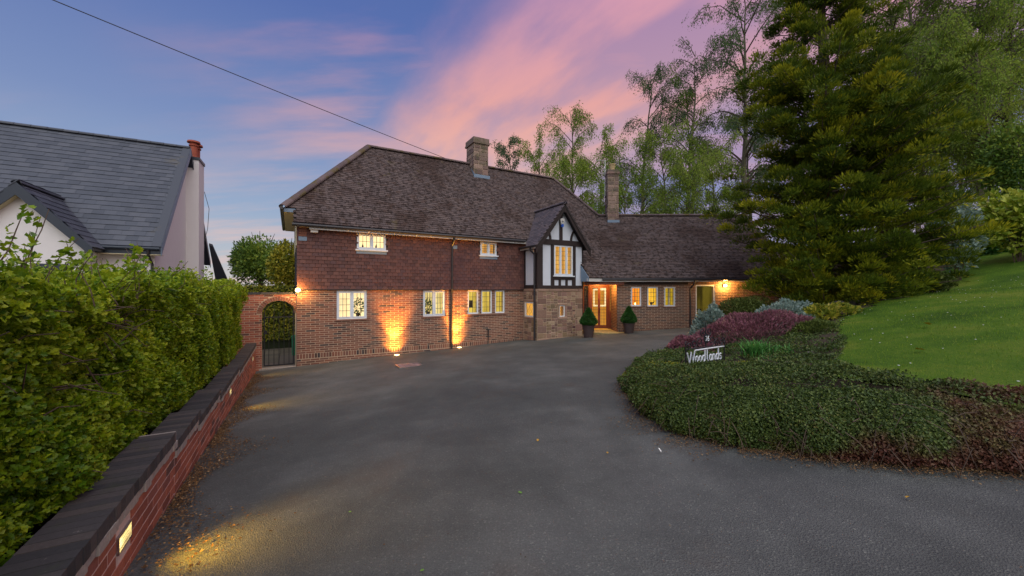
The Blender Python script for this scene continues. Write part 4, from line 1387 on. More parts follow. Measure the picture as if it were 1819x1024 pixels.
gate = thing('garden_gate', 'black wrought iron gate of upright bars filling the brick arch', 'gate', tuple(at(HF, gc, GD + 0.1, 0)))
gy_ = GD + 0.1
b = MB()
gl_, gr_ = gt0 + 0.04, gt1 - 0.04
zg0 = D(*at(HF, gc, gy_, 0)[:2]) + 0.08
b.boxes(HF, [(gl_, gl_ + 0.03, gy_, gy_ + 0.03, zg0, zsp), (gr_ - 0.03, gr_, gy_, gy_ + 0.03, zg0, zsp), (gl_ + 0.03, gr_ - 0.03, gy_, gy_ + 0.03, zg0, zg0 + 0.03),
             (gl_ + 0.03, gr_ - 0.03, gy_, gy_ + 0.03, zsp - 0.13, zsp - 0.10)])
b.tube([at(HF, gc + (ga - 0.055) * math.cos(a_), gy_ + 0.015, zsp + (arise - 0.03) * math.sin(a_)) for a_ in np.linspace(0, math.pi, 14)], 0.014, 6)
b.build('gate_frame', M['darkmetal'], gate)
for k in range(1, 6):
    x_ = gl_ + (gr_ - gl_) * k / 6
    zt_ = zsp - 0.02 if k % 2 else zsp + (arise - 0.04) * math.sqrt(max(0, 1 - ((x_ - gc) / (ga - 0.04)) ** 2))
    MB().tube([at(HF, x_, gy_ + 0.015, zg0), at(HF, x_, gy_ + 0.015, zt_)], 0.008, 6).build('bar', M['darkmetal'], gate)
MB().box(HF, gl_ - 0.005, gl_ + 0.09, gy_ - 0.02, gy_ + 0.045, 1.0, 1.1).build('lock', M['darkmetal'], gate)
MB().box(HF, gr_ - 0.01, gr_ + 0.02, gy_ - 0.03, gy_ - 0.004, 1.62, 1.72).build('latch_plate', M['sill'], gate)
MB().box(HF, gt0 - 0.06, gt1 + 0.02, GD - 0.06, GD + 0.26, -0.3, zg0 - 0.05).build('threshold', M['cement'], gw)

pth = [pl(-4.5, 0.34, -0.02), pl(-0.02, 0.34, -0.02), pl(-0.02, 9, -0.02), pl(-4.5, 9, -0.02)]
b = MB()
for i in range(9):
    for j in range(16):
        b.box(HF, -4.4 + i * 0.49, -4.4 + i * 0.49 + 0.48, 0.36 + j * 0.49, 0.36 + j * 0.49 + 0.48, -0.2, -0.02 + random.uniform(-.004, .004))
tag(b.build('path', M['paving']), kind='structure')

# ------------------------------------------------------------------ retaining wall with stepped coping
RWO = np.array([-0.962, 0.0, 0.0])
RF = (RWO, WX, -UX, EZ)
sec = [(-3.0, 3.73, 0.985), (3.73, 4.68, 0.897), (4.68, 6.1, 0.822), (6.1, 8.4, 0.745), (8.4, 12.62, 0.67)]
rw = thing('retaining_wall', 'low stepped red brick wall with dark coping along the drive', 'wall', tuple(RWO + WX * 2))
lamps = []
for u_, v_ in ((218.5, 955), (408, 697), (448.5, 638)):
    x_, z_ = on(RF, u_, v_, 0)
    lamps.append((x_, z_))
holes = [(x_ - 0.105, x_ + 0.105, z_ - 0.05, z_ + 0.05) for x_, z_ in lamps]
bd = MB()
for a, b_, zt in sec:
    bd.boxes(RF, wall_boxes(a, b_, -0.5, zt + 0.0, holes, 0.0, 0.21))
    bd.boxes(RF, [(h[0], h[1], 0.07, 0.2, h[2], h[3]) for h in holes if a < h[0] < b_])
rwb = bd.build('wall_body', M['red_mortar'], rw)
FA, CA = [], []
for a, b_, zt in sec:
    n_ = int((zt + 0.15) / 0.075)
    f_, c_ = lay_bricks(a, b_, zt - 0.075 * n_, zt, holes, pitch=0.225, course=0.075, joint=0.012, zlo=lambda x_: D(*(RWO + WX * x_)[:2]) - 0.04)
    FA += f_; CA += c_
bricks_into(RF, FA, CA, rwb, M['red_brick'], 300, y0=-0.003, y1=0.06)
for a, b_, zt in sec:                                        # rough cement bed under the coping
    n_ = int((b_ - a) / 0.12) + 2
    xs_ = np.linspace(a, b_, n_)
    m_ = MB()
    for p_, q_ in zip(xs_[:-1], xs_[1:]):
        m_.box(RF, p_, q_ - 0.001, -0.016 + random.uniform(-.008, .008), 0.21, zt + 0.001 - random.uniform(0, .010), zt + 0.054)
    tag(m_.build('cement_bed', M['cement'], rw), kind='stuff')
for a, b_, zt in sec:
    MB().box(RF, max(a, -0.4), b_ - .004, -0.012, 0.215, zt + 0.055, zt + 0.131).build('coping_joint', M['cement'], rw)
me_c = unit_box('coping_brick', 0.070, 0.245, 0.08, M['coping'])
for a, b_, zt in sec:
    x_ = max(a, -0.4)
    while x_ < b_ - 0.04:
        o = put('coping_brick', me_c, rw, at(RF, x_, -0.020 + random.uniform(-.0025, .0025), zt + 0.055 + random.uniform(-.0015, .0015)), WX, -UX, EZ)
        x_ += 0.0758
LBL = ['nearest lit brick-shaped light low in the red wall', 'middle lit brick-shaped light half way along the red wall', 'farthest lit brick-shaped light by the gate end of the red wall']
for i, (x_, z_) in enumerate(lamps):
    L = at(RF, x_, 0, z_)
    wl_ = thing('brick_light', LBL[i], 'wall light', tuple(L), group='lights set into the red wall')
    MB().boxes(RF, [(x_ - 0.104, x_ - 0.094, -0.012, 0.05, z_ - 0.049, z_ + 0.049), (x_ + 0.094, x_ + 0.104, -0.012, 0.05, z_ - 0.049, z_ + 0.049), (x_ - 0.094, x_ + 0.094, -0.012, 0.05, z_ + 0.04, z_ + 0.049), (x_ - 0.094, x_ + 0.094, -0.012, 0.05, z_ - 0.049, z_ - 0.04)]).build('housing', M['stainless'], wl_)
    MB().box(RF, x_ - 0.093, x_ + 0.093, 0.03, 0.045, z_ - 0.039, z_ + 0.039).build('diffuser', M['wallglow'], wl_)
    for k in range(4):
        MB().box(RF, x_ - 0.093, x_ + 0.093, 0.002, 0.008, z_ - 0.03 + k * 0.018, z_ - 0.0275 + k * 0.018).build('louvre', M['stainless'], wl_)
    gz = D(*L[:2])
    A_ = L + UX * 0.85
    A_[2] = D(A_[0], A_[1])
    spot('lamp', L + UX * 0.03, A_, (78, 44, 26)[i], (1.0, 0.54, 0.035), 96, 1.0, 0.10, wl_)

# ------------------------------------------------------------------ foliage helpers
DIAMOND = (np.array([(0, 0, 0), (0.5, -0.32, 0.05), (1, 0, -0.05), (0.5, 0.32, 0.05)]), np.array([[0, 1, 2, 3]]))
NARROW = (np.array([(0, 0, 0), (0.5, -0.21, 0.05), (1, 0, -0.05), (0.5, 0.21, 0.05)]), np.array([[0, 1, 2, 3]]))
NEEDLE = (np.array([(0, 0, 0), (0.45, -0.13, 0.03), (1, 0, -0.03), (0.45, 0.13, 0.03)]), np.array([[0, 1, 2, 3]]))
FOLD = (np.array([(0, 0, 0), (0.45, -0.30, 0.12), (1, 0, -0.08), (0.45, 0.30, 0.12), (0.5, 0, 0)]), np.array([[0, 1, 4], [1, 2, 4], [2, 3, 4], [3, 0, 4]]))
LOBE = (np.array([(0, 0, 0), (0.30, -0.36, 0.08), (0.45, -0.17, 0.02), (0.66, -0.36, 0.06), (1.0, 0, -0.1), (0.66, 0.36, 0.06), (0.45, 0.17, 0.02), (0.30, 0.36, 0.08)]),
        [np.array([[0, 1, 2], [0, 6, 7], [2, 3, 4], [4, 5, 6]]), np.array([[0, 2, 4, 6]])])
BLADE = (np.array([(0, -0.06, 0), (0, 0.06, 0), (0.55, 0.045, 0.06), (0.55, -0.045, 0.06), (1.0, 0, 0.2)]), [np.array([[0, 1, 2, 3]]), np.array([[3, 2, 4]])])


def unit(v):
    return v / (np.linalg.norm(v, axis=-1, keepdims=True) + 1e-9)


def leaves(P, A, N, size, shape, mb=None, rnd=None):
    """one leaf per point: A = along the leaf, N = its face"""
    P, A, N = np.asarray(P, float), unit(np.asarray(A, float)), np.asarray(N, float)
    Bv = unit(np.cross(N, A)); Nn = np.cross(A, Bv)
    T, F = shape
    n = len(P); k = len(T)
    size = np.broadcast_to(np.asarray(size, float), (n,))
    V = P[:, None] + size[:, None, None] * (T[None, :, 0:1] * A[:, None] + T[None, :, 1:2] * Bv[:, None] + T[None, :, 2:3] * Nn[:, None])
    rnd = rng.random(n) if rnd is None else rnd
    mb = mb or MB()
    Fs = F if isinstance(F, list) else [F]
    mb.V.append(V.reshape(-1, 3))
    for f in Fs:
        q = (f[None] + (np.arange(n) * k)[:, None, None]).reshape(-1, f.shape[1]) + mb.n
        mb.F.setdefault(f.shape[1], []).append(q)
        mb.r.setdefault(f.shape[1], []).append(np.repeat(rnd, len(f)))
    mb.n += n * k
    return mb


def rdir(n):
    return unit(rng.normal(size=(n, 3)))


# ------------------------------------------------------------------ hedge on the wall
hedge = thing('hedge', 'tall bright green clipped hedge growing behind the low red wall', 'hedge', tuple(at(RF, 5, 0.9, 0.5)))


def hedge_top(s):
    return 2.40 + 0.05 * np.sin(s * 1.3) + 0.035 * np.sin(s * 3.1 + 1) - 0.02 * np.clip((s - 1) / 11, 0, 1) - 0.07 * np.clip((5 - s) / 3, 0, 1)


def hedge_face(s, z):
    h = np.clip((z - 0.9) / 1.5, 0, 1)
    bul = 0.07 * np.sin(s * 1.15 + 0.6 + 0.8 * np.sin(z * 2)) * np.sin(z * 2.2 + s * 0.7) + 0.035 * np.sin(s * 2.9 + z * 5.1) + 0.03 * np.sin(s * 8 + z * 9 + np.sin(s * 3))
    near = np.clip((4.2 - s) / 3.5, 0, 1)
    return 0.27 - 0.05 * h + 0.04 * near * (1 - h) - bul * 0.9 + 0.06


def zbase(s):
    z = np.full(np.shape(s), 1.0)
    for a, b_, zt in sec:
        z = np.where((s >= a) & (s < b_), zt + 0.13, z)
    return z


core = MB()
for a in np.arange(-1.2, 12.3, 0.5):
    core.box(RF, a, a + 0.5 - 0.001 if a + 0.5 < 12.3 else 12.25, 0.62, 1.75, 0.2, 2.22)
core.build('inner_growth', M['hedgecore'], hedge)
n = 190000
s_ = -1.0 + 13.2 * rng.random(n * 2)
keepp = rng.random(n * 2) < np.clip(1.25 / (0.35 + 0.16 * np.maximum(s_, 0)), 0.25, 1)
s_ = s_[keepp][:n]; n = len(s_)
z_ = zbase(s_) - 0.06 + (hedge_top(s_) - zbase(s_) + 0.06) * rng.random(n) ** 0.9
y_ = hedge_face(s_, z_) + np.abs(rng.normal(0, 0.075, n)) - 0.03
hole = np.exp(-(((s_ - 3.9) / 0.5) ** 2 + ((z_ - 2.02) / 0.16) ** 2)) + 0.8 * np.exp(-(((s_ - 3.0) / 0.35) ** 2 + ((z_ - 1.72) / 0.12) ** 2)) + 0.6 * np.exp(-(((s_ - 5.2) / 0.35) ** 2 + ((z_ - 1.6) / 0.16) ** 2))
y_ = y_ + hole * 0.20
# small clumps of growth with gaps between them
cl = np.sin(s_ * 17 + 2.1 * np.sin(z_ * 9)) * np.sin(z_ * 15 + 1.7 * np.sin(s_ * 7)) + 0.6 * np.sin(s_ * 29 + 3 * np.sin(z_ * 13 + s_)) * np.sin(z_ * 31 + s_ * 5)
y_ = y_ - 0.045 * cl + np.where(cl < -0.55, 0.10, 0.0)
y_ += np.clip((z_ - (hedge_top(s_) - 0.18)) / 0.18, 0, 1) ** 2 * 0.12
# top
nt = 42000
st_ = -1.0 + 13.2 * rng.random(nt)
yt_ = 0.28 + 1.5 * rng.random(nt)
zt_ = hedge_top(st_) - 0.02 + rng.normal(0, 0.035, nt) + 0.05 * np.sin(yt_ * 6 + st_ * 3)
sA, yA, zA = np.concatenate([s_, st_]), np.concatenate([y_, yt_]), np.concatenate([z_, zt_])
P = RWO + sA[:, None] * WX - yA[:, None] * UX + zA[:, None] * EZ
out = np.where(np.arange(len(P))[:, None] < n, UX * 0.9 + EZ * 0.5, EZ * 1.0 + UX * 0.2)
A = out * 0.6 + rdir(len(P)) * 0.9 + EZ * 0.1
N = out + rdir(len(P)) * 0.7
size = rng.uniform(0.018, 0.042, len(P)) * (1 + 0.03 * np.maximum(sA, 0)) * np.clip(0.74 + 0.08 * sA, 0.74, 1)
clump = 0.5 + 0.5 * np.sin(sA * 5.1 + 1.3 * np.sin(zA * 6)) * np.sin(zA * 7.3 + yA * 4)
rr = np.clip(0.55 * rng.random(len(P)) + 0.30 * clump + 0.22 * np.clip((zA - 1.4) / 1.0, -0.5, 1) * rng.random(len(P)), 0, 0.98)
sc_ = score_size(P, size)
sc_[(rng.random(len(P)) < 0.75)] *= 0.5
big_ = np.argsort(-sc_)[:300]
rest = np.ones(len(P), bool); rest[big_] = False
nr1, fr1 = rest & (sA < 4.2), rest & (sA >= 4.2)
dirs = leaves(P[nr1], A[nr1], N[nr1], size[nr1], LOBE, rnd=rr[nr1])
leaves(P[fr1], A[fr1], N[fr1], size[fr1] * 1.05, DIAMOND, dirs, rnd=rr[fr1])
dirs = dirs.build('foliage', M['hedge'], hedge)
tag(dirs, kind='stuff')
lm = mesh_of('leaf', LOBE[0] * 0.042, LOBE[1], M['hedge'])
for i in big_:
    a_ = unit(A[i]); b_ = unit(np.cross(N[i], a_)); n_ = np.cross(a_, b_)
    put('leaf', lm, hedge, P[i], a_, b_, n_)
# shoots standing above the top, with their leaves
tw, lf_ = MB(), MB()
for k in range(190):
    s0 = random.uniform(1.2, 8.5) if k < 110 else random.uniform(1.2, 4.0)
    y0 = random.uniform(0.2, 1.5)
    h = random.uniform(0.10, 0.44) * (0.55 if s0 < 2.2 else 1.0 if s0 < 5 else 0.55)
    p0 = at(RF, s0, y0, float(hedge_top(np.array(s0))) - 0.1)
    d_ = unit(np.array([random.gauss(0, .3), random.gauss(0, .3), 1.0]))
    q = [p0 + d_ * tt * (h + 0.1) + np.array([0.04 * math.sin(tt * 4 + k), 0.03 * tt, 0]) for tt in np.linspace(0, 1, 5)]
    tw.tube(q, np.linspace(0.005, 0.002, 5), 4, False)
    m_ = 18
    tt = rng.random(m_) ** 0.8
    Pq = p0 + tt[:, None] * d_ * (h + 0.1)
    leaves(Pq, rdir(m_) + EZ * 0.3, rdir(m_) + EZ, rng.uniform(0.03, 0.055, m_), LOBE, lf_, rnd=0.4 + 0.5 * rng.random(m_))
tag(tw.build('shoot_stems', M['twig'], hedge), kind='stuff')
tag(lf_.build('shoot_leaves', M['hedge'], hedge), kind='stuff')
tw = MB()
for k in range(150):
    s0 = random.choice([random.gauss(3.9, .45), random.gauss(3.0, .4), random.uniform(0.5, 10)])
    z0 = random.gauss(2.0, .12) if k % 3 else random.uniform(1.1, 2.2)
    y0 = float(hedge_face(np.array(s0), np.array(z0))) + (0.10 if k % 3 else 0.04)
    p0 = at(RF, s0, y0, z0)
    v_ = unit(np.array([random.gauss(0, 1), random.gauss(0, 1), random.gauss(0.2, .5)])) * random.uniform(.15, .4)
    tw.tube([p0, p0 + v_ * .5 + EZ * random.uniform(-.03, .05), p0 + v_], [0.006, 0.004, 0.002], 4, False)
tag(tw.build('bare_twigs', M['twig'], hedge), kind='stuff')

# ------------------------------------------------------------------ the neighbour's white house
na = R(28)
NU = np.array([math.cos(na), math.sin(na), 0]); NW = np.array([-math.sin(na), math.cos(na), 0])
YE = 14.0
N0 = np.array([(285 - CU) / FPX * YE, YE, 0.0])
NF = (N0, NU, NW, EZ)                                   # x = 0 at the right verge, negative to the left; y = 0 at the eaves edge
NZ = CAMZ + (HV - 440) / FPX * YE
NR_ = 0.294 * YE
NZR = CAMZ + (HV - 265) / FPX * (YE + NR_ * NW[1])
nh = thing('neighbour_house', 'white rendered neighbouring house with dark tiled roof beyond the hedge', 'house', tuple(at(NF, -5, 2, 0)))
nw_ = MB()
nw_.boxes(NF, [(-16, -0.25, 0.35, 0.55, -0.5, NZ - 0.02), (-0.45, -0.25, 0.55, 2 * NR_ - 0.35, -0.5, NZ - 0.02), (-16, -0.25, 2 * NR_ - 0.35, 2 * NR_ - 0.2, -0.5, NZ)])
sl_ = (NZR - NZ) / NR_
nw_.prism([at(NF, -0.45, 0.35, NZ - 0.02), at(NF, -0.45, 2 * NR_ - 0.35, NZ - 0.02), at(NF, -0.45, NR_, NZR - 0.35)], NU * 0.2)
nwo = nw_.build('wall', M['render'], nh)
nr = MB()
nfp = [at(NF, -16, 0, NZ), at(NF, 0, 0, NZ), at(NF, 0, NR_, NZR), at(NF, -16, NR_, NZR)]
nbp = [at(NF, 0, 2 * NR_, NZ), at(NF, -16, 2 * NR_, NZ), at(NF, -16, NR_, NZR), at(NF, 0, NR_, NZR)]
for q in (nfp, nbp):
    q = np.array(q); n_ = np.cross(q[1] - q[0], q[2] - q[0]); n_ = unit(n_); n_ = n_ if n_[2] > 0 else -n_
    nr.prism(q - n_ * 0.012, -n_ * 0.12)
nro = nr.build('roof', M['navy'], nh)
roof_plane(nfp, NU, nro, MB(), M['slate'], 0.33, 0.255, 0.022, 300)
for a in np.arange(-16, -0.1, 0.45):
    pass
ridge_tiles(at(NF, -16, NR_, NZR), at(NF, 0.0, NR_, NZR), nro, M['slate'], r=0.14, ln=0.45)
# verge boards and soffits at the right gable
for sg in (0, 1):
    y0_, y1_ = (0.0, NR_) if not sg else (2 * NR_, NR_)
    b = MB().prism([at(NF, 0.004, y0_, NZ - 0.30), at(NF, 0.004, y0_, NZ + 0.03), at(NF, 0.004, y1_, NZR + 0.03), at(NF, 0.004, y1_, NZR - 0.30)], NU * 0.03)
    b.build('bargeboard', M['lead'] if not sg else M['navy'], nh)
    b = MB().prism([at(NF, -0.25, y0_, NZ - 0.16), at(NF, 0.0, y0_, NZ - 0.16), at(NF, 0.0, y1_, NZR - 0.16), at(NF, -0.25, y1_, NZR - 0.16)], EZ * -0.02)
    b.build('verge_soffit', M['navy'], nh)
MB().boxes(NF, [(-16, 0.0, -0.02, 0.02, NZ - 0.26, NZ - 0.03)]).build('fascia', M['navy'], nh)
MB().boxes(NF, [(-16, 0.0, -0.03, 0.35, NZ - 0.285, NZ - 0.262)]).build('eaves_soffit', M['soffit'], nh)  # strip coloured for the warm glow under the eaves
MB().tube([at(NF, -1.9, -0.08, NZ - 0.06), at(NF, 0.0, -0.08, NZ - 0.06)], 0.06, 8).build('gutter', M['navy'], nh)
MB().tube([at(NF, -0.32, -0.08, NZ - 0.1), at(NF, -0.32, -0.05, NZ - 0.3), at(NF, -0.3, 0.28, NZ - 0.6), at(NF, -0.3, 0.28, 0.0)], 0.045, 8).build('downpipe', M['gutter'], nh)
vn = unit(np.array([0, -sl_, 1.0])); vv = vn[1] * NW + vn[2] * EZ
MB().prism([at(NF, -0.24, -0.02, NZ - 0.02) + vv * 0.052, at(NF, 0.03, -0.02, NZ - 0.02) + vv * 0.052, at(NF, 0.03, NR_, NZR) + vv * 0.052, at(NF, -0.24, NR_, NZR) + vv * 0.052], vv * 0.02).build('verge_capping', M['slate'], nro)
# front gablet
GP = -1.0
gq = on(NF, 162, 440, GP)
gapex = on(NF, 28, 325, GP)
ghw = gq[0] - gapex[0]
xa, zA2, zE2 = gapex[0], gapex[1], gq[1]
b = MB()
back = lambda z_: (z_ - NZ) / sl_
b.boxes(NF, [(xa - ghw + 0.25, xa + ghw - 0.25, GP + 0.25, 0.4, -0.5, zE2 - 0.05)])
b.prism([at(NF, xa - ghw + 0.25, GP + 0.25, zE2 - 0.05), at(NF, xa + ghw - 0.25, GP + 0.25, zE2 - 0.05), at(NF, xa, GP + 0.25, zA2 - 0.3)], NW * 0.2)
b.build('gable_wall', M['render'], nh)
for sgn in (-1, 1):
    xe = xa + sgn * ghw
    q = [at(NF, xe, GP, zE2), at(NF, xe, max(back(zE2), 0.0), zE2), at(NF, xa, back(zA2), zA2), at(NF, xa, GP, zA2)]
    qq = np.array(q); n_ = unit(np.cross(qq[1] - qq[0], qq[2] - qq[0])); n_ = n_ if n_[2] > 0 else -n_
    go = MB().prism(qq - n_ * 0.012, -n_ * 0.1).build('gable_roof', M['navy'], nh)
    roof_plane(q, NW, go, MB(), M['slate'], 0.33, 0.255, 0.022, 0)
    pb = [at(NF, xa, GP - 0.03, zA2 + 0.04), at(NF, xe + sgn * 0.03, GP - 0.03, zE2 + 0.0), at(NF, xe + sgn * 0.03, GP - 0.03, zE2 - 0.30), at(NF, xa, GP - 0.03, zA2 - 0.36)]
    MB().prism(pb, NW * 0.04).build('bargeboard', M['navy'], nh)
    pb2 = [at(NF, xa, GP + 0.012, zA2 - 0.32), at(NF, xe, GP + 0.012, zE2 - 0.26), at(NF, xe, GP + 0.25, zE2 - 0.26), at(NF, xa, GP + 0.25, zA2 - 0.32)]
    MB().prism(pb2, EZ * -0.02).build('verge_soffit', M['soffit'], nh)
ridge_tiles(at(NF, xa, GP, zA2), at(NF, xa, back(zA2), zA2), nro, M['slate'], r=0.12, ln=0.45)
gwn = rect(NF, GP + 0.25, 60, 122, 469, 500)
MB().boxes(NF, [(gwn[0], gwn[1], GP + 0.2, GP + 0.245, gwn[2] - 0.6, gwn[3])]).build('window', M['navy'], nh)
# chimney on the gable
c_ = MB().boxes(NF, [(-0.25, 0.22, NR_ + 0.45, NR_ + 1.5, -0.5, NZR - 0.35)]).build('chimney', M['render'], nh)
MB().boxes(NF, [(-0.28, 0.26, NR_ + 0.42, NR_ + 1.53, NZR - 0.35, NZR - 0.22)]).build('chimney_cap', M['navy'], c_)
for yy in (NR_ + 0.72, NR_ + 1.2):
    b = MB().lathe(at(NF, -0.02, yy, NZR - 0.22), [(0.17, 0), (0.15, 0.12), (0.15, 0.55), (0.19, 0.57), (0.19, 0.62), (0.15, 0.62), (0.15, 0.70), (0.26, 0.72), (0.24, 0.80), (0.05, 0.84)], 14)
    b.build('chimney_pot', M['terracotta'], c_)
cb = MB().tube([at(NF, 0.25, NR_ + 1.4, NZR - 1.6), at(NF, 0.42, NR_ + 1.5, NZR - 2.4), at(NF, 0.36, NR_ + 1.5, NZR - 3.4), at(NF, 0.24, NR_ + 1.45, NZR - 4.0)], 0.012, 5)
cb.build('aerial_cable', M['gutter'], c_)
# rear lean-to roof showing past the chimney
MB().prism([at(NF, 0.2, 2 * NR_ - 1.4, NZ + 0.9), at(NF, 0.2, 2 * NR_ + 1.6, NZ - 2.3), at(NF, 1.1, 2 * NR_ + 1.6, NZ - 2.4), at(NF, 0.35, 2 * NR_ - 1.4, NZ + 0.85)], EZ * -0.12).build('lean_to_roof', M['slate'], nh)

# ------------------------------------------------------------------ trees
def garden_or_d(x, y):
    return float(garden_z(x, y)[0]) if inside([(x, y)], GB)[0] else float(D(x, y))


def birch(x, y, top, spread, seed, label, mat='birch', dens=1.0, zb=None, sparse=0.0, nbr=26, lean=0.0, group='birches rising behind the house', name='birch_tree', leaf=0.12):
    rs = np.random.default_rng(seed)
    zb = garden_or_d(x, y) - 0.1 if zb is None else zb
    H = top - zb
    t_ = thing(name, label, 'tree', (x, y, zb), group)
    tt = np.linspace(0, 1, 12)
    wob = np.cumsum(rs.normal(0, 0.012 * H, (12, 2)), 0) * 0.6
    tp = np.column_stack([x + wob[:, 0] + lean * H * tt ** 2, y + wob[:, 1], zb + H * tt])
    tr = MB().tube(tp, 0.012 * H * (1 - tt * 0.93), 7, False)
    cr = MB(); br = MB()
    for k in range(nbr):
        h = 0.28 + 0.70 * (k + rs.random()) / nbr
        i = h * 11; i0 = min(int(i), 10)
        p0 = tp[i0] + (tp[i0 + 1] - tp[i0]) * (i - i0)
        az = rs.random() * 6.283
        L = spread * max(0.42, 1.12 - 1.5 * abs(h - 0.70) ** 1.25) * rs.uniform(0.6, 1.15)
        dh = np.array([math.cos(az), math.sin(az), 0])
        q = np.linspace(0, 1, 7)
        bend = rs.uniform(0.55, 1.15) if h < 0.8 else rs.uniform(0.3, 0.75)
        bp = p0 + np.outer(L * q, dh) + np.outer(L * (1.25 * q - bend * q ** 2.2), EZ)
        bp[1:] += rs.normal(0, 0.05 * L, (6, 3)) * q[1:, None]
        (tr if k % 3 == 0 else br).tube(bp, 0.0045 * H * (1 - h * 0.7) * (1 - 0.88 * q) + 0.006, 5, False)
        ns = int(15 * dens * (1.25 if h > 0.62 else 0.95))
        for j in range(ns):
            f = 0.25 + 0.75 * rs.random()
            i = f * 6; i0 = min(int(i), 5)
            s0 = bp[i0] + (bp[i0 + 1] - bp[i0]) * (i - i0) + rs.normal(0, 0.06 * spread, 3)
            ln = rs.uniform(0.35, 1.3) * min(1.0, spread / 2.5)
            m_ = int(rs.integers(8, 17))
            u_ = rs.random(m_)
            dr = unit(np.array([dh[0] * 0.4 + rs.normal(0, .3), dh[1] * 0.4 + rs.normal(0, .3), -1.0]))
            Pq = s0 + (u_ * ln)[:, None] * dr + rs.normal(0, 0.09, (m_, 3))
            Aq = rs.normal(0, 0.6, (m_, 3)) + [0, 0, -0.9]
            leaves(Pq, Aq, rs.normal(size=(m_, 3)), rs.uniform(0.7, 1.45, m_) * leaf, NARROW, cr, rnd=np.clip(rs.random() * 0.5 + rs.random(m_) * 0.5, 0, .98))
            if j % 2 == 0:
                br.tube([s0, s0 + dr * ln * 0.5 + [0.03, 0, 0], s0 + dr * ln], [0.007, 0.005, 0.003], 3, False)
    tr.build('trunk', M['birchbark'], t_)
    tag(br.build('branchwork', M['twig'], t_), kind='stuff')
    tag(cr.build('crown', M[mat], t_), kind='stuff')
    return t_


TZ = lambda v_, y_: CAMZ + (HV - v_) / FPX * y_
BT = [  # u, top v, distance, spread, material, density, label
    (905, 243, 30, 1.5, 'birchblue', .55, 'small thin birch just right of the main chimney'),
    (962, 262, 30, 2.0, 'birch', .9, 'low leafy birch above the right end of the main ridge'),
    (1018, 188, 31, 2.3, 'birch', .9, 'rounded birch rising above the main hip roof'),
    (1072, 262, 27, 2.1, 'birch', 1.0, 'shorter green birch directly left of the wing chimney'),
    (1133, 132, 31, 2.6, 'birchblue', .95, 'tall drooping-topped birch above the wing chimney'),
    (1172, 235, 26, 2.1, 'birch', 1.0, 'leafy green birch low over the wing ridge'),
    (1212, 165, 30, 2.3, 'birch', .8, 'slim birch with drooping crown left of the bare-topped birch'),
    (1238, 92, 28, 1.7, 'birchblue', .35, 'thin birch with bare upright top twigs'),
    (1262, 240, 25, 1.9, 'birch', 1.0, 'leafy birch touching the left edge of the conifer'),
    (1318, -35, 26, 3.0, 'birchblue', 1.0, 'tall birch whose crown leans over the left of the conifer top'),
    (1420, -90, 30, 2.8, 'birchblue', .7, 'tall birch straight behind the conifer top'),
    (1600, -70, 24, 3.0, 'birch', .8, 'tall birch showing just right of the conifer tip'),
    (1665, -120, 22, 3.2, 'birch', 1.0, 'thick leafy birch right of the conifer with forked trunk'),
    (1735, -150, 21, 3.2, 'birch', 1.0, 'tall birch above the silver shrub'),
    (1800, -120, 20, 3.0, 'birch', 1.0, 'tall birch at the right edge above the yellow-green shrub'),
    (1700, 150, 26, 2.6, 'birch', 1.0, 'mid-height birch filling the gap behind the silver shrub'),
    (1560, 170, 27, 2.6, 'birch', .9, 'mid-height birch half hidden by the conifer right side'),
    (1340, 190, 28, 2.4, 'birch', .8, 'mid-height birch half hidden by the conifer left side'),
    (1870, -60, 22, 3.2, 'birch', 1.0, 'tall birch leaning in from beyond the right edge'),
    (1640, 90, 20, 2.6, 'birch', 1.0, 'leafy birch close behind the right shoulder of the conifer'),
    (1760, 60, 18, 2.4, 'birch', 1.0, 'leafy lower birch between the silver shrub and the right edge'),
    (1105, 300, 24, 2.2, 'birch', 1.0, 'low bright-green birch right behind the wing chimney'),
    (1020, 300, 26, 2.2, 'birch', 1.0, 'low bright-green birch over the right hip of the main roof'),
    (1215, 300, 23, 2.2, 'birch', 1.0, 'low bright-green birch over the middle of the wing ridge'),
]
for i, (u_, v_, y_, sp_, mt_, dn_, lb_) in enumerate(BT):
    birch((u_ - CU) / FPX * y_, y_, TZ(v_, y_), sp_, 100 + i, lb_, mt_, dn_ * (3.2 if u_ > 1500 else 3.1 if mt_ == 'birchblue' else 2.5), leaf=0.115 if y_ > 23 else 0.10, nbr=46 if u_ > 1500 else 34 if v_ < 100 else 28)


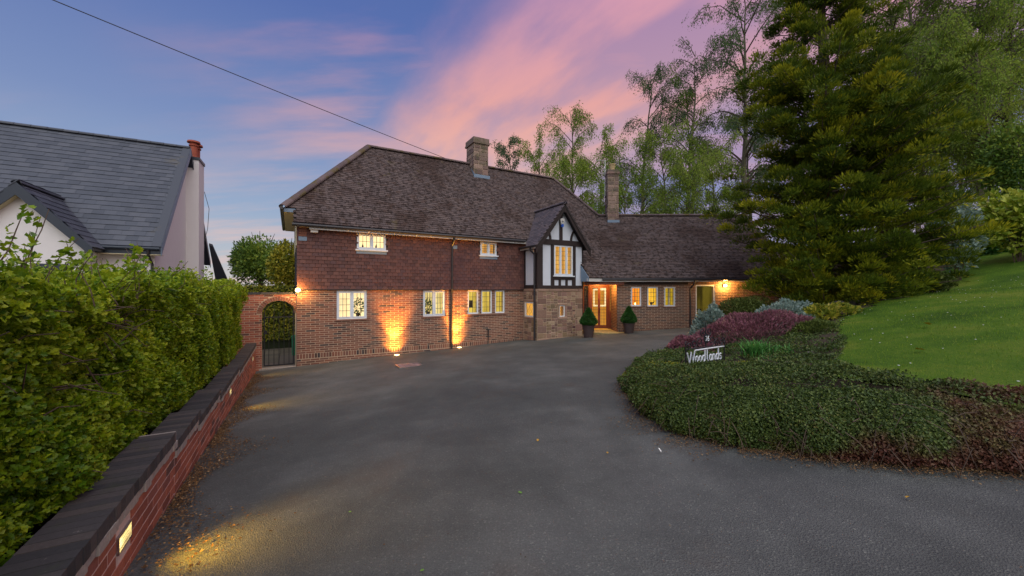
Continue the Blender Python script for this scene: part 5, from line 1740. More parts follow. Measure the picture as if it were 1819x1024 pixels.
def bushy(name, label, cat, c, rad, n, size, mat, shape=DIAMOND, lump=9, seed=1, shell=0.35, trunk=None, group=None, up=0.3, flat=None, fill=True, lumpr=(0.35, 0.55)):
    """crown of several overlapping leafy lumps of unequal size"""
    rs = np.random.default_rng(seed)
    c = np.asarray(c, float); rad = np.asarray(rad, float)
    zb = c[2] - rad[2]
    t_ = thing(name, label, cat, (c[0], c[1], zb), group)
    L = [(c, rad * 0.72)]
    for k in range(lump):
        d_ = unit(rs.normal(size=3)); d_[2] = abs(d_[2]) * 0.9 - 0.25
        L.append((c + d_ * rad * rs.uniform(0.45, 0.68), rad * rs.uniform(*lumpr)))
    w_ = np.array([np.prod(q[1]) ** (2 / 3) for q in L]); w_ /= w_.sum()
    mb = MB()
    for (lc, lr), f in zip(L, w_):
        m_ = int(n * f)
        d_ = unit(rs.normal(size=(m_, 3)))
        r_ = 1 - np.abs(rs.normal(0, shell, m_)) * 0.6
        Pq = lc + d_ * lr * r_[:, None]
        ok = Pq[:, 2] > zb - 0.05
        Pq, dq = Pq[ok], d_[ok]
        m_ = len(Pq)
        tone = rs.random() * 0.35
        leaves(Pq, dq * 0.7 + rs.normal(0, .6, (m_, 3)) + [0, 0, up], dq + rs.normal(0, .6, (m_, 3)), rs.uniform(.65, 1.25, m_) * size, shape, mb, rnd=np.clip(tone + 0.62 * rs.random(m_), 0, .98))
    tag(mb.build('crown', M[mat], t_), kind='stuff')
    if trunk:
        b = MB()
        b.tube([(c[0], c[1], zb - trunk), (c[0] + .05, c[1], zb + 0.2), (c[0] + 0.1, c[1] + .05, c[2] + rad[2] * 0.4)], [0.14, 0.11, 0.03], 8, False)
        for k in range(7):
            d_ = unit(rs.normal(size=3)); d_[2] = abs(d_[2])
            b.tube([(c[0], c[1], c[2] - rad[2] * 0.5), c + d_ * rad * 0.4, c + d_ * rad * 0.85], [0.06, 0.035, 0.01], 5, False)
        b.build('trunk', M['bark'], t_)
    elif fill:
        b = MB()
        for k in range(9):
            d_ = unit(rs.normal(size=3)); d_[2] = abs(d_[2]) + .2
            b.tube([(c[0] + rs.normal(0, .05), c[1] + rs.normal(0, .05), zb - 0.06), c + d_ * rad * 0.3, c + d_ * rad * 0.8], [0.02, 0.014, 0.005], 4, False)
        b.build('stems', M['twig'], t_)
    return t_


# tree and growth behind the arch
bushy('garden_tree', 'rounded leafy tree beyond the brick arch between the two houses', 'tree', pt(462, 480, 22) + [0, 0, 0.3], (2.05, 1.6, 2.35), 9500, 0.16, 'bushtree', FOLD, 17, 3, trunk=2.6, shell=0.5, lumpr=(0.24, 0.42))
bushy('ivy_tree', 'yellow-green lamplit tree right behind the gable end of the house', 'tree', pt(512, 480, 17.5), (0.95, 0.9, 1.75), 7000, 0.13, 'ivy', FOLD, 8, 4, trunk=1.6)
b = MB()
iv = thing('ivy_screen', 'wall of lamplit ivy seen through the arched gate', 'ivy', tuple(pl(-1.3, 4.0, 0)))
n = 9000
Pq = HC + rng.uniform(-3.9, 1.2, n)[:, None] * UX + (4.6 + rng.normal(0, .12, n))[:, None] * WX + rng.uniform(0.35, 2.5, n)[:, None] * EZ
leaves(Pq, rdir(n) - EZ * .3, -WX + rdir(n) * .6, rng.uniform(.07, .13, n), FOLD, b)
tag(b.build('foliage', M['ivy'], iv), kind='stuff')
MB().boxes(HF, [(-4.0, 1.3, 4.75, 4.85, -0.2, 2.45)]).build('backing', M['hedgecore'], iv)
BX = on(HF, 524, 596, 2.6)[0]
bn = thing('garden_bin', 'green plastic bin standing behind the gate bars', 'bin', tuple(pl(BX, 2.6, 0)))
MB().lathe(pl(BX, 2.6, 0.0), [(0.09, -0.02), (0.11, 0.6)], 14).build('bin_body', M['binplastic'], bn)
MB().lathe(pl(BX, 2.6, 0.62), [(0.125, 0), (0.125, 0.04), (0.05, 0.08)], 14).build('bin_lid', M['binplastic'], bn)
rs = np.random.default_rng(8)
b = MB().lathe(pl(-1.45, 1.9, -0.02), [(0.16, 0), (0.24, 0.08), (0.25, 0.22), (0.16, 0.36), (0.06, 0.44), (0.09, 0.5)], 14)
b.V[0] += rs.normal(0, 0.018, b.V[0].shape)
tag(b.build('rubbish_bag', M['blackplastic'], org=pl(-1.45, 1.9, 0), smooth=True), 'lumpy black bag lying low behind the gate bars', 'bag')

# the big conifer
def conifer(c, top, label):
    x, y, zb = c
    H = top - zb
    rs = np.random.default_rng(21)
    t_ = thing('conifer_tree', label, 'tree', (x, y, zb))
    tr = MB().tube([(x, y, zb), (x + .1, y, zb + H * .35), (x - .15, y, zb + H * .7), (x - 0.35, y, top)], [0.32, 0.24, 0.12, 0.02], 9, False)
    prof = np.array([(0, 2.7), (0.06, 3.0), (0.18, 3.25), (0.30, 3.15), (0.42, 2.95), (0.54, 2.4), (0.66, 1.75), (0.78, 1.3), (0.9, 0.8), (1.0, 0.25)])
    mb = MB()
    for k in range(470):
        h = (k + rs.random()) / 470
        h = h ** 1.08
        if h > 0.5 and rs.random() < 0.42: continue
        az = rs.random() * 6.283
        if rs.random() < 0.55: az = rs.uniform(math.pi * 1.02, math.pi * 1.98)    # more growth towards the light of the open drive
        L = np.interp(h, prof[:, 0], prof[:, 1]) * rs.uniform(0.74, 1.06) * (1 + 0.17 * math.sin(2.0 * az + 13 * h) + 0.10 * math.sin(23 * h + az))
        if rs.random() < 0.10: L *= 1.08
        dh = np.array([math.cos(az), math.sin(az), 0])
        cxk = x - 0.3 * h
        p0 = np.array([cxk, y, zb + H * h * 0.96 + 0.1])
        rise = rs.uniform(-0.05, 0.55) * L * (0.35 + 0.65 * h)
        q = np.linspace(0, 1, 6)
        bp = p0 + np.outer(L * q, dh) + np.outer(rise * q ** 1.4 - 0.06 * L * np.sin(q * 3), EZ)
        tr.tube(bp, 0.05 * (1 - 0.85 * q) * (1.2 - 0.8 * h), 4, False)
        npad = 5 if L > 2.2 else 4
        for j in range(npad):
            f = 0.38 + 0.62 * (j + rs.random()) / npad
            i = f * 5; i0 = min(int(i), 4)
            pc = bp[i0] + (bp[i0 + 1] - bp[i0]) * (i - i0) + rs.normal(0, 0.14, 3)
            tone = 0.62 * rs.random() ** 1.5
            pr = np.array([0.34, 0.34, 0.24]) * rs.uniform(0.7, 1.3) * (1.0 - 0.25 * h)
            m_ = 200
            d_ = unit(rs.normal(size=(m_, 3)))
            d_[:, 2] = np.where(rs.random(m_) < .8, np.abs(d_[:, 2]), d_[:, 2])
            r_ = 0.95 * rs.random(m_) ** 0.5
            Pq = pc + d_ * pr * r_[:, None]
            Aq = dh * 0.35 + d_ * 1.0 + [0, 0, 0.7] + rs.normal(0, .22, (m_, 3))
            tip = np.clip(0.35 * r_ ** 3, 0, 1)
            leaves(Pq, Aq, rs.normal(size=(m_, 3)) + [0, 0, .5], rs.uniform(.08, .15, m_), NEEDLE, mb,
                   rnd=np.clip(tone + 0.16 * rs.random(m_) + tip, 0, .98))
    tr.build('trunk', M['bark'], t_)
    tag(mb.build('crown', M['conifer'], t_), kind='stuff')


CY = 13.2
conifer(((1468 - CU) / FPX * CY, CY, 1.75), TZ(-170, CY), 'huge bushy golden-green conifer standing behind the lawn')

# shrubs on the right
bushy('silver_shrub', 'tall grey-leaved shrub right of the conifer', 'shrub', pt(1702, 420, 13.5), (0.9, 0.8, 1.75), 7500, 0.13, 'silver', DIAMOND, 8, 31)
bushy('laurel_shrub', 'big pale yellow-green shrub with large leaves at the right edge', 'shrub', pt(1812, 395, 13.5), (1.35, 1.2, 1.45), 3600, 0.20, 'laurel', FOLD, 9, 32, shell=0.25)
bushy('dark_shrub', 'dark shrub between the silver and yellow-green shrubs', 'shrub', pt(1752, 440, 16), (1.6, 1.0, 1.8), 6000, 0.16, 'topiary', FOLD, 8, 33)
bushy('leafy_tree', 'dense leafy tree standing behind the yellow-green shrub', 'tree', pt(1830, 300, 17), (2.2, 1.6, 2.6), 9000, 0.16, 'bushtree', FOLD, 9, 34, trunk=2.5)
bushy('low_evergreen', 'small dark fern-like shrub at the lawn edge under the conifer', 'shrub', pt(1655, 500, 12.6), (0.7, 0.5, 0.4), 2600, 0.10, 'round', DIAMOND, 6, 35)

# ------------------------------------------------------------------ the flower bed
def mound(name, label, cat, u_, v_, y_, rx_, ry_, h_, n_, size, mat, seed, shape=DIAMOND, up=0.8, lump=6, org_dz=0):
    rs = np.random.default_rng(seed)
    x_ = (u_ - CU) / FPX * y_
    z_ = garden_or_d(x_, y_)
    return bushy(name, label, cat, (x_, y_, z_ + h_ * 0.42), (rx_, ry_, h_ * 0.6), n_, size, mat, shape, lump, seed, up=up)


def dome(name, label, cat, u_, y_, rx_, ry_, h_, n_, size, mat, seed, shape=DIAMOND, up=1.0, wob=0.18, group=None):
    """low spreading cushion that hugs the ground"""
    rs = np.random.default_rng(seed)
    x_ = (u_ - CU) / FPX * y_
    t_ = thing(name, label, cat, (x_, y_, garden_or_d(x_, y_)), group)
    a_ = rs.random(n_) * 6.283
    r_ = np.sqrt(rs.random(n_))
    k = 1 + wob * np.sin(a_ * 3 + seed) + wob * 0.6 * np.sin(a_ * 5 + 2 * seed)
    lx, ly = rx_ * r_ * np.cos(a_) * k, ry_ * r_ * np.sin(a_) * k
    hz_ = h_ * np.sqrt(np.clip(1 - r_ ** 2.2, 0, 1)) * (1 + 0.16 * np.sin(lx * 7 / rx_ + seed) * np.sin(ly * 6 / ry_ + 1))
    gz = garden_z(x_ + lx, y_ + ly)
    gz = np.where(gz < D(x_ + lx, y_ + ly), D(x_ + lx, y_ + ly), gz)
    Pq = np.column_stack([x_ + lx, y_ + ly, gz + hz_ * (1 - 0.35 * rs.random(n_) ** 2)])
    o_ = np.column_stack([lx / rx_, ly / ry_, np.full(n_, up)])
    mb = leaves(Pq, o_ + rs.normal(0, .45, (n_, 3)), o_ + rs.normal(0, .8, (n_, 3)), rs.uniform(.6, 1.3, n_) * size, shape, rnd=np.clip(rs.random(n_), 0, .98))
    tag(mb.build('foliage', M[mat], t_), kind='stuff')
    b = MB()
    for q in range(14):
        aa = rs.random() * 6.283; rr_ = rs.random() * 0.7
        px_, py_ = x_ + rx_ * rr_ * math.cos(aa), y_ + ry_ * rr_ * math.sin(aa)
        z0 = garden_or_d(px_, py_)
        b.tube([(px_, py_, z0 - .03), (px_ + .02, py_, z0 + h_ * .5 * (1 - rr_)), (px_ + .05 * math.cos(aa), py_ + .05 * math.sin(aa), z0 + h_ * .8 * (1 - rr_))], [.012, .008, .003], 4, False)
    b.build('stems', M['twig'], t_)
    return t_


dome('heather', 'wide mound of mauve-pink heather behind the name sign', 'heather', 1328, 9.6, 1.42, 0.85, 0.60, 13000, 0.075, 'heather', 41, (np.array([(0, -.07, 0), (.6, -.13, .04), (1, 0, 0), (.6, .13, .04), (0, .07, 0)]), [np.array([[0, 1, 3, 4]]), np.array([[1, 2, 3]])]))
dome('heather', 'small pale-tipped heather patch at the left of the name sign', 'heather', 1224, 9.0, 0.5, 0.5, 0.33, 2600, 0.06, 'heather', 42)
bushy('clipped_shrub', 'rounded olive-green shrub in front of the glazed door', 'shrub', pt(1312, 553, 13.0) + [0, 0, -0.02], (0.95, 0.75, 0.55), 9000, 0.06, 'round', DIAMOND, 5, 43, shell=0.2, lumpr=(0.5, 0.7))
dome('lavender', 'silver-grey plant below the glazed door', 'plant', 1262, 11.4, 0.42, 0.34, 0.86, 2200, 0.09, 'silver', 44)
dome('lavender', 'silver-grey plant spilling behind the right of the heather', 'plant', 1388, 11.0, 0.85, 0.45, 0.62, 3200, 0.09, 'silver', 45)
dome('lavender', 'small silver-grey plant hidden low at the right end of the heather', 'plant', 1420, 10.4, 0.4, 0.3, 0.3, 1200, 0.08, 'silver', 50)
dome('variegated_plant', 'yellow-edged spreading plant beside the rocks under the conifer', 'plant', 1452, 10.6, 0.85, 0.5, 0.34, 2600, 0.12, 'varieg', 46, FOLD)
dome('variegated_plant', 'yellowing low plant at the left front corner of the bed', 'plant', 1165, 6.7, 0.55, 0.6, 0.16, 2600, 0.045, 'varieg', 47)
dome('variegated_plant', 'small yellow-green patch in the middle of the ground cover', 'plant', 1318, 5.75, 0.45, 0.15, 0.12, 500, 0.05, 'varieg', 48)
dome('sage_clump', 'dark green leafy clump right of the heather', 'plant', 1440, 8.8, 0.42, 0.45, 0.26, 2600, 0.06, 'round', 49)

# strap-leaved clumps
def strap(u_, y_, n_, h_, label, seed):
    rs = np.random.default_rng(seed)
    x_ = (u_ - CU) / FPX * y_; z_ = garden_or_d(x_, y_)
    t_ = thing('daffodil_clump', label, 'plant', (x_, y_, z_), 'strap-leaved clumps in the bed')
    V, F = [], []
    for k in range(n_):
        a_ = rs.random() * 6.283
        d_ = np.array([math.cos(a_), math.sin(a_), 0]); s_v = np.array([-d_[1], d_[0], 0])
        h = h_ * rs.uniform(.6, 1.1); sp_ = rs.uniform(.2, .75) * h
        b0 = np.array([x_, y_, z_ - .02]) + np.array([rs.normal(0, .11), rs.normal(0, .07), 0])
        wd = rs.uniform(.007, .012)
        i0 = len(V)
        for tt, ww_ in ((0, 1), (.35, 1.1), (.7, .9), (1, .15)):
            p_ = b0 + d_ * sp_ * tt ** 1.8 + EZ * h * (tt - .42 * tt ** 3 * rs.uniform(.3, 1.2))
            V += [p_ - s_v * wd * ww_, p_ + s_v * wd * ww_]
        F += [[i0, i0 + 1, i0 + 3, i0 + 2], [i0 + 2, i0 + 3, i0 + 5, i0 + 4], [i0 + 4, i0 + 5, i0 + 7, i0 + 6]]
    tag(mk('leaf_blades', V, [F], M['daff'], t_, rs.random(len(F))), kind='stuff')


strap(1345, 7.4, 170, 0.46, 'broad fan of bright green strap leaves before the heather', 61)
strap(1368, 5.9, 26, 0.30, 'small sparse tuft of strap leaves nearer the bank', 62)
strap(1392, 7.2, 60, 0.26, 'short clump of strap leaves at the right of the broad fan', 63)

# cotoneaster over the bank: one spreading mass
cot = thing('cotoneaster', 'dark green and russet ground cover draped over the bank by the drive', 'ground cover', (2.5, 4.0, 1.0))
n = 900000
cx_ = rng.uniform(1.3, 9.5, n); cy_ = rng.uniform(0.2, 8.8, n)
Pc = np.column_stack([cx_, cy_])
ins = inside(Pc, GB)
d_ = dist_poly(Pc, GB)
inl = inside(Pc, LAWN)
w_ = np.clip(1.9 - d_ * 0.75, 0.45, 1.0)
w_ = np.where((cy_ > 4.2) & (cx_ < 3.9), np.maximum(w_, 0.5), w_)
w_ = w_ * np.clip(0.75 + 0.8 * np.sin(cx_ * 3.3 + 2 * np.sin(cy_ * 2.1)) * np.sin(cy_ * 3.7 + 1.0), np.where(d_ < 1.5, 0.85, 0.35), 1)
w_ = np.where((np.abs(cx_ - 3.5) < 0.9) & (np.abs(cy_ - 6.75) < 0.6), 0.12, w_)
w_ = np.where(inl & (dist_poly(Pc, LAWN) > 0.12), 0, w_)
w_ = np.where((cx_ > 6.2), w_ * 0.6, w_)
w_ = w_ * np.clip(4.6 / np.hypot(cx_, cy_), 0.14, 1) ** 1.5
keepc = ins & (rng.random(n) < w_)
Pc = Pc[keepc]; dd = d_[keepc]; n = len(Pc)
nrm_e = 0.03
def gz_(x, y): return garden_z(x, y)
z0_ = gz_(Pc[:, 0], Pc[:, 1])
gxn = (gz_(Pc[:, 0] + nrm_e, Pc[:, 1]) - z0_) / nrm_e
gyn = (gz_(Pc[:, 0], Pc[:, 1] + nrm_e) - z0_) / nrm_e
nn = unit(np.column_stack([-gxn, -gyn, np.ones(n)]))
lumpy = 0.055 + 0.055 * np.sin(Pc[:, 0] * 5.3 + 1.2 * np.sin(Pc[:, 1] * 4)) * np.sin(Pc[:, 1] * 4.7) + 0.03 * np.sin(Pc[:, 0] * 13) * np.sin(Pc[:, 1] * 11)
ext = np.clip(0.13 - 0.06 * dd, 0.05, 0.12) * np.where(Pc[:, 0] > 3.4, .55, 1)
off = lumpy + ext * rng.random(n)
P = np.column_stack([Pc, z0_]) + nn * off[:, None]
# the face of the bank hangs as near-vertical trails: many leaves between the ground and the lip
nb_ = 120000
seg = GB[[18, 0, 1, 2, 3, 4, 5, 6, 7]]
ln_ = np.linalg.norm(np.diff(seg, axis=0), axis=1)
wgt = ln_ * np.array([0.4, 1.6, 1.6, 1.4, 1.2, 0.8, 0.4, 0.25]); wgt /= wgt.sum()
si = rng.choice(8, nb_, p=wgt); f_ = rng.random(nb_)
e0 = seg[si] + (seg[si + 1] - seg[si]) * f_[:, None]
nv_ = np.diff(seg, axis=0); nv_ = np.column_stack([nv_[:, 1], -nv_[:, 0]]) / ln_[:, None]
# inward normals of the boundary
inn = np.where(inside(e0 + 0.05 * nv_[si], GB)[:, None], nv_[si], -nv_[si])
ip = e0 + inn * 0.40
zt_ = gz_(ip[:, 0], ip[:, 1]); zd_ = D(e0[:, 0], e0[:, 1])
hh = rng.random(nb_) ** 0.85
along = np.cumsum(np.concatenate([[0], ln_]))[si] + f_ * ln_[si]
bulge = 0.10 + 0.07 * np.sin(along * 4.1) * np.sin(hh * 3 + along) + 0.04 * np.sin(along * 11)
face = e0 + inn * ((0.30 * hh ** 2) - bulge * np.sin(hh * 2.6 + 0.25))[:, None] + inn * rng.normal(0, .03, nb_)[:, None]
Pf = np.column_stack([face, zd_ + 0.01 + (zt_ - zd_ + 0.03) * hh])
nf = np.column_stack([-inn, np.full(nb_, 0.5)])
Pall = np.concatenate([P, Pf]); nall = np.concatenate([nn, nf])
m_ = len(Pall)
sz = rng.uniform(.014, .029, m_) * np.clip(np.linalg.norm(Pall[:, :2], axis=1) / 4.2, 0.9, 1.7)
mb = leaves(Pall, rdir(m_) * .9 + nall * .4 + np.concatenate([np.zeros((n, 3)), np.tile([0, 0, -.5], (nb_, 1))]), nall + rdir(m_) * .8, sz, DIAMOND, rnd=rng.random(m_) * 0.98)
tag(mb.build('foliage', M['cotoneaster'], cot), kind='stuff')
tw = MB()
for k in range(620):
    i = random.randrange(nb_) if k % 3 else None
    if i is not None:
        p0 = Pf[i] - np.append(inn[i], 0) * 0.05
        v_ = np.append(-inn[i] * random.uniform(-.05, .1), -random.uniform(0.02, .25)) + np.random.default_rng(k).normal(0, .09, 3)
    else:
        j = random.randrange(n)
        p0 = P[j] + nn[j] * .02
        v_ = np.random.default_rng(k).normal(0, .12, 3) * [1, 1, .35]
    tw.tube([p0, p0 + v_ * .5 + EZ * .015, p0 + v_], [.0035, .003, .0015], 3, False)
tag(tw.build('bare_twigs', M['twig'], cot), kind='stuff')

# rocks by the conifer
for i, (u_, v_, y_, r_, lb) in enumerate(((1488, 556, 11.6, .34, 'flat grey rock at the lawn corner under the conifer'), (1512, 553, 11.9, .22, 'smaller grey rock right of the flat one under the conifer'), (1442, 628, 6.6, .1, 'pale brown stone on bare soil by the lawn edge'), (1300, 668, 5.2, .05, 'small white stone in the ground cover'))):
    rs = np.random.default_rng(70 + i)
    p_ = pt(u_, v_, y_); p_[2] = garden_or_d(p_[0], p_[1])
    b = MB().lathe(p_ + [0, 0, -r_ * .3], [(r_ * .9, 0), (r_ * 1.1, r_ * .3), (r_ * .95, r_ * .7), (r_ * .5, r_ * .92)], 9)
    b.V[0] += rs.normal(0, r_ * .12, b.V[0].shape) * [1, .8, .6]
    tag(b.build('rock', M['rock'], org=p_), lb, 'rock', 'stones in the flower bed')

# grass blades and daisies
n = 260000
gx_ = rng.uniform(3.6, 22, n); gy2 = rng.uniform(1.2, 16.5, n)
Pg = np.column_stack([gx_, gy2])
k_ = inside(Pg, LAWN) & (gx_ / gy2 < 1.5) & (rng.random(n) < np.clip((6.0 / np.hypot(gx_, gy2)) ** 1.3, 0.12, 1))
Pg = Pg[k_]; n = len(Pg)
zg_ = garden_z(Pg[:, 0], Pg[:, 1]) + 0.02
dist_ = np.hypot(Pg[:, 0], Pg[:, 1])
mb = leaves(np.column_stack([Pg, zg_]), np.column_stack([rng.normal(0, .35, n), rng.normal(0, .35, n), np.ones(n)]), rdir(n), rng.uniform(.018, .042, n) * np.clip(dist_ / 7, .9, 1.5),
            (np.array([(0, -.07, 0), (0, .07, 0), (1, 0, .15)]), np.array([[0, 1, 2]])), rnd=rng.random(n) * .98)
tag(mb.build('grass', M['grass']), kind='stuff')
n = 420
gx_ = rng.uniform(4.5, 16, n); gy2 = rng.uniform(3, 13, n)
Pg = np.column_stack([gx_, gy2]); k_ = inside(Pg, LAWN) & (rng.random(n) < .3 + .7 * np.sin(gx_ * 1.3) ** 2); Pg = Pg[k_]
mb = MB()
for (x_, y_), z_ in zip(Pg, garden_z(Pg[:, 0], Pg[:, 1])):
    r_ = random.uniform(.008, .014)
    mb.lathe((x_, y_, z_ + .06), [(r_ * .3, 0), (r_, .004), (r_ * .5, .008)], 6)
tag(mb.build('daisies', M['petal']), kind='stuff')


def fallen(u_, v_, mat, label, r_, name='fallen_leaf', cat='leaf', group=None, lawn=False):
    y_ = 3.0
    for _ in range(40):                      # meet the ground along the sight line
        p_ = pt(u_, v_, y_)
        gz = (garden_or_d(p_[0], p_[1]) + .07) if lawn else D(p_[0], p_[1]) + .012
        y_ += (p_[2] - gz) * 1.2
        y_ = max(1.5, y_)
    p_ = pt(u_, v_, y_); p_[2] = gz + 0.006
    a_ = unit(np.array([random.gauss(0, 1), random.gauss(0, 1), .15]))
    mb = leaves([p_], [a_], [np.array([random.gauss(0, .2), random.gauss(0, .2), 1])], [r_], LOBE)
    tag(mb.build(name, M[mat], org=p_), label, cat, group)


fallen(1651, 578, 'yellowleaf', 'yellow fallen leaf on the lawn, upper of two', .16, lawn=True)
fallen(1645, 623, 'yellowleaf', 'yellow fallen leaf on the lawn, lower of two', .13, lawn=True)
fallen(955, 785, 'yellowleaf', 'small yellow leaf on the tarmac in the middle of the drive', .04)
fallen(927, 878, 'greenleaf', 'green leaf on the tarmac below the middle of the drive', .035)
fallen(746, 1016, 'greenleaf', 'green leaf on the tarmac at the bottom edge', .026)
fallen(619, 911, 'greenleaf', 'small green leaf on the tarmac left of the middle', .025)
fallen(1610, 886, 'yellowleaf', 'yellow leaf on the tarmac at the lower right', .035)
fallen(1080, 807, 'yellowleaf', 'pale yellow leaf on the tarmac by the bank corner', .025)
fallen(1175, 805, 'petal', 'white scrap lying on the tarmac beside the bank', .045, name='paper_scrap', cat='litter')

# debris along the wall foot and the bank
mb = MB()
n = 17000
s0 = rng.uniform(1.5, 12, n)
off = np.abs(rng.normal(0, .20, n)) * (0.35 + 1.3 * np.sin(s0 * 1.55 + .5) ** 4)
kk = rng.random(n) < np.clip((s0 - 1.6) / 2.6, .12, 1)
s0, off = s0[kk], off[kk]; n = len(s0)
Pq = RWO + s0[:, None] * WX + (0.02 + off)[:, None] * UX
Pq[:, 2] = D(Pq[:, 0], Pq[:, 1]) + .015
leaves(Pq, rdir(n) * [1, 1, .2], rdir(n) * .4 + EZ, rng.uniform(.008, .026, n), DIAMOND, mb)
n = 9000
si = rng.choice(8, n, p=wgt); f_ = rng.random(n)
e0 = seg[si] + (seg[si + 1] - seg[si]) * f_[:, None]
q_ = np.where(inside(e0 + 0.05 * nv_[si], GB)[:, None], nv_[si], -nv_[si])
e1 = e0 - q_ * (np.abs(rng.normal(0, .10, n)) + .05)[:, None]
extra = (si >= 3) & (si <= 4)
e1 = np.where(extra[:, None], e0 - q_ * (np.abs(rng.normal(0, .22, n)) + .05)[:, None], e1)
Pq = np.column_stack([e1, D(e1[:, 0], e1[:, 1]) + .016])
leaves(Pq, rdir(n) * [1, 1, .2], rdir(n) * .4 + EZ, rng.uniform(.007, .022, n), DIAMOND, mb)
n = 700
xy = np.column_stack([rng.uniform(-4, 5, n), rng.uniform(1.8, 14, n)])
leaves(np.column_stack([xy, D(xy[:, 0], xy[:, 1]) + .014]), rdir(n) * [1, 1, .1], rdir(n) * .3 + EZ, rng.uniform(.006, .016, n), DIAMOND, mb)
tag(mb.build('leaf_litter', M['debris']), kind='stuff')

# ------------------------------------------------------------------ topiary in planters
def topiary(u_, y_, w_, h_, pw, ph, lt, lp):
    x_ = (u_ - CU) / FPX * y_
    z_ = float(D(x_, y_))
    pl_ = thing('planter', lp, 'planter', (x_, y_, z_), 'planters by the front door')
    MB().lathe((x_, y_, z_), [(pw * .40, 0), (pw * .5, ph * .9), (pw * .54, ph * .9), (pw * .54, ph), (pw * .46, ph), (pw * .46, ph * .93)], 18).build('pot', M['planter'], pl_)
    MB().lathe((x_, y_, z_ + ph * .86), [(pw * .45, 0), (pw * .45, .03)], 14).build('compost', M['soil'], pl_)
    t_ = thing('topiary', lt, 'topiary', (x_, y_, z_ + ph * .9), 'clipped cones by the front door')
    rs = np.random.default_rng(int(u_))
    n_ = 6500
    q = rs.random(n_) ** 1.35
    prof = np.interp(q, [0, .08, .2, .5, .8, 1], [.30, .47, .5, .36, .16, .03]) * w_
    a_ = rs.random(n_) * 6.283
    r_ = prof * (1 - np.abs(rs.normal(0, .09, n_))) * (1 + .05 * np.sin(a_ * 4 + q * 9))
    Pq = np.column_stack([x_ + r_ * np.cos(a_), y_ + r_ * np.sin(a_), z_ + ph + .0 + q * h_])
    o_ = np.column_stack([np.cos(a_), np.sin(a_), np.full(n_, .6)])
    tag(leaves(Pq, o_ + rs.normal(0, .6, (n_, 3)), o_ + rs.normal(0, .6, (n_, 3)), rs.uniform(.035, .06, n_), DIAMOND).build('crown', M['topiary'], t_), kind='stuff')
    MB().tube([(x_, y_, z_ + ph * .88), (x_, y_, z_ + ph + h_ * .9)], [.03, .008], 6).build('stem', M['bark'], t_)


topiary(1045.5, 14.7, 0.62, 0.64, 0.44, 0.46, 'clipped cone bush left of the front door, by the stone bay', 'dark planter left of the front door')
topiary(1117, 15.3, 0.58, 0.64, 0.44, 0.40, 'clipped cone bush right of the front door, by the brick pier', 'dark planter right of the front door')

# ------------------------------------------------------------------ the name sign
SO = np.array([(1218 - CU) / FPX * 6.6, 6.6, 0.0])
SF = (SO, UX, WX, EZ)
sg = thing('name_sign', 'black wrought iron house sign with white lettering and scrolled top', 'sign', (*SO[:2], 0.85))
SWD, Z0, Z1 = 1.10, 1.02, 1.285
fr_ = MB()
for x_ in (0, SWD):
    fr_.tube([at(SF, x_, 0, 0.75), at(SF, x_, 0, Z1 + .05)], .013, 6)
fr_.tube([at(SF, 0, 0, Z1), at(SF, SWD, 0, Z1)], .011, 6)
fr_.tube([at(SF, 0, 0, Z0), at(SF, SWD, 0, Z0)], .010, 6)
fr_.build('frame', M['darkmetal'], sg)


def scroll(cx, cz, r, a0, turns, sgn):
    b = MB()
    q = np.linspace(0, 1, 22)
    aa = a0 + sgn * q * turns * 6.283
    rr_ = r * (1 - .72 * q)
    b.tube([at(SF, cx + rr_[i] * math.cos(aa[i]), 0, cz + rr_[i] * math.sin(aa[i])) for i in range(22)], .010, 5)
    b.build('scroll', M['darkmetal'], sg)


mid = SWD * .5
for sx_ in (-1, 1):
    scroll(mid + sx_ * .17, Z1 + .10, .09, math.pi * (1.5), 1.2, sx_)
    scroll(mid + sx_ * .33, Z1 + .075, .075, math.pi * 1.5, 1.2, -sx_)
    scroll(mid + sx_ * .45, Z1 + .06, .055, math.pi * 1.5, 1.2, sx_)
    scroll(mid + sx_ * .09, Z1 + .27, .07, math.pi * 1.5, 1.1, sx_)
    scroll(mid + sx_ * .53, Z1 + .10, .045, math.pi * 1.5, 1.1, sx_)
MB().tube([at(SF, mid, 0, Z1), at(SF, mid, 0, Z1 + .3), at(SF, mid, 0, Z1 + .46)], [.012, .012, .003], 6).build('spike', M['darkmetal'], sg)
pp = MB().prism([at(SF, mid + .075 * math.cos(a_), -.02, Z1 + .155 + .085 * math.sin(a_)) for a_ in np.linspace(0, 6.283, 17)[:-1]], WX * .012).build('number_plate', M['darkmetal'], sg)


def stroke(parent, name, lines, r=.011, y=-.0, mat='white'):
    b = MB()
    for l_ in lines:
        b.tube([at(SF, x_, y, z_) for x_, z_ in l_], r, 6)
    return b.build(name, M[mat], parent)


def arc(cx, cz, rx_, rz_, a0, a1, n=10):
    return [(cx + rx_ * math.cos(a_), cz + rz_ * math.sin(a_)) for a_ in np.linspace(R(a0), R(a1), n)]


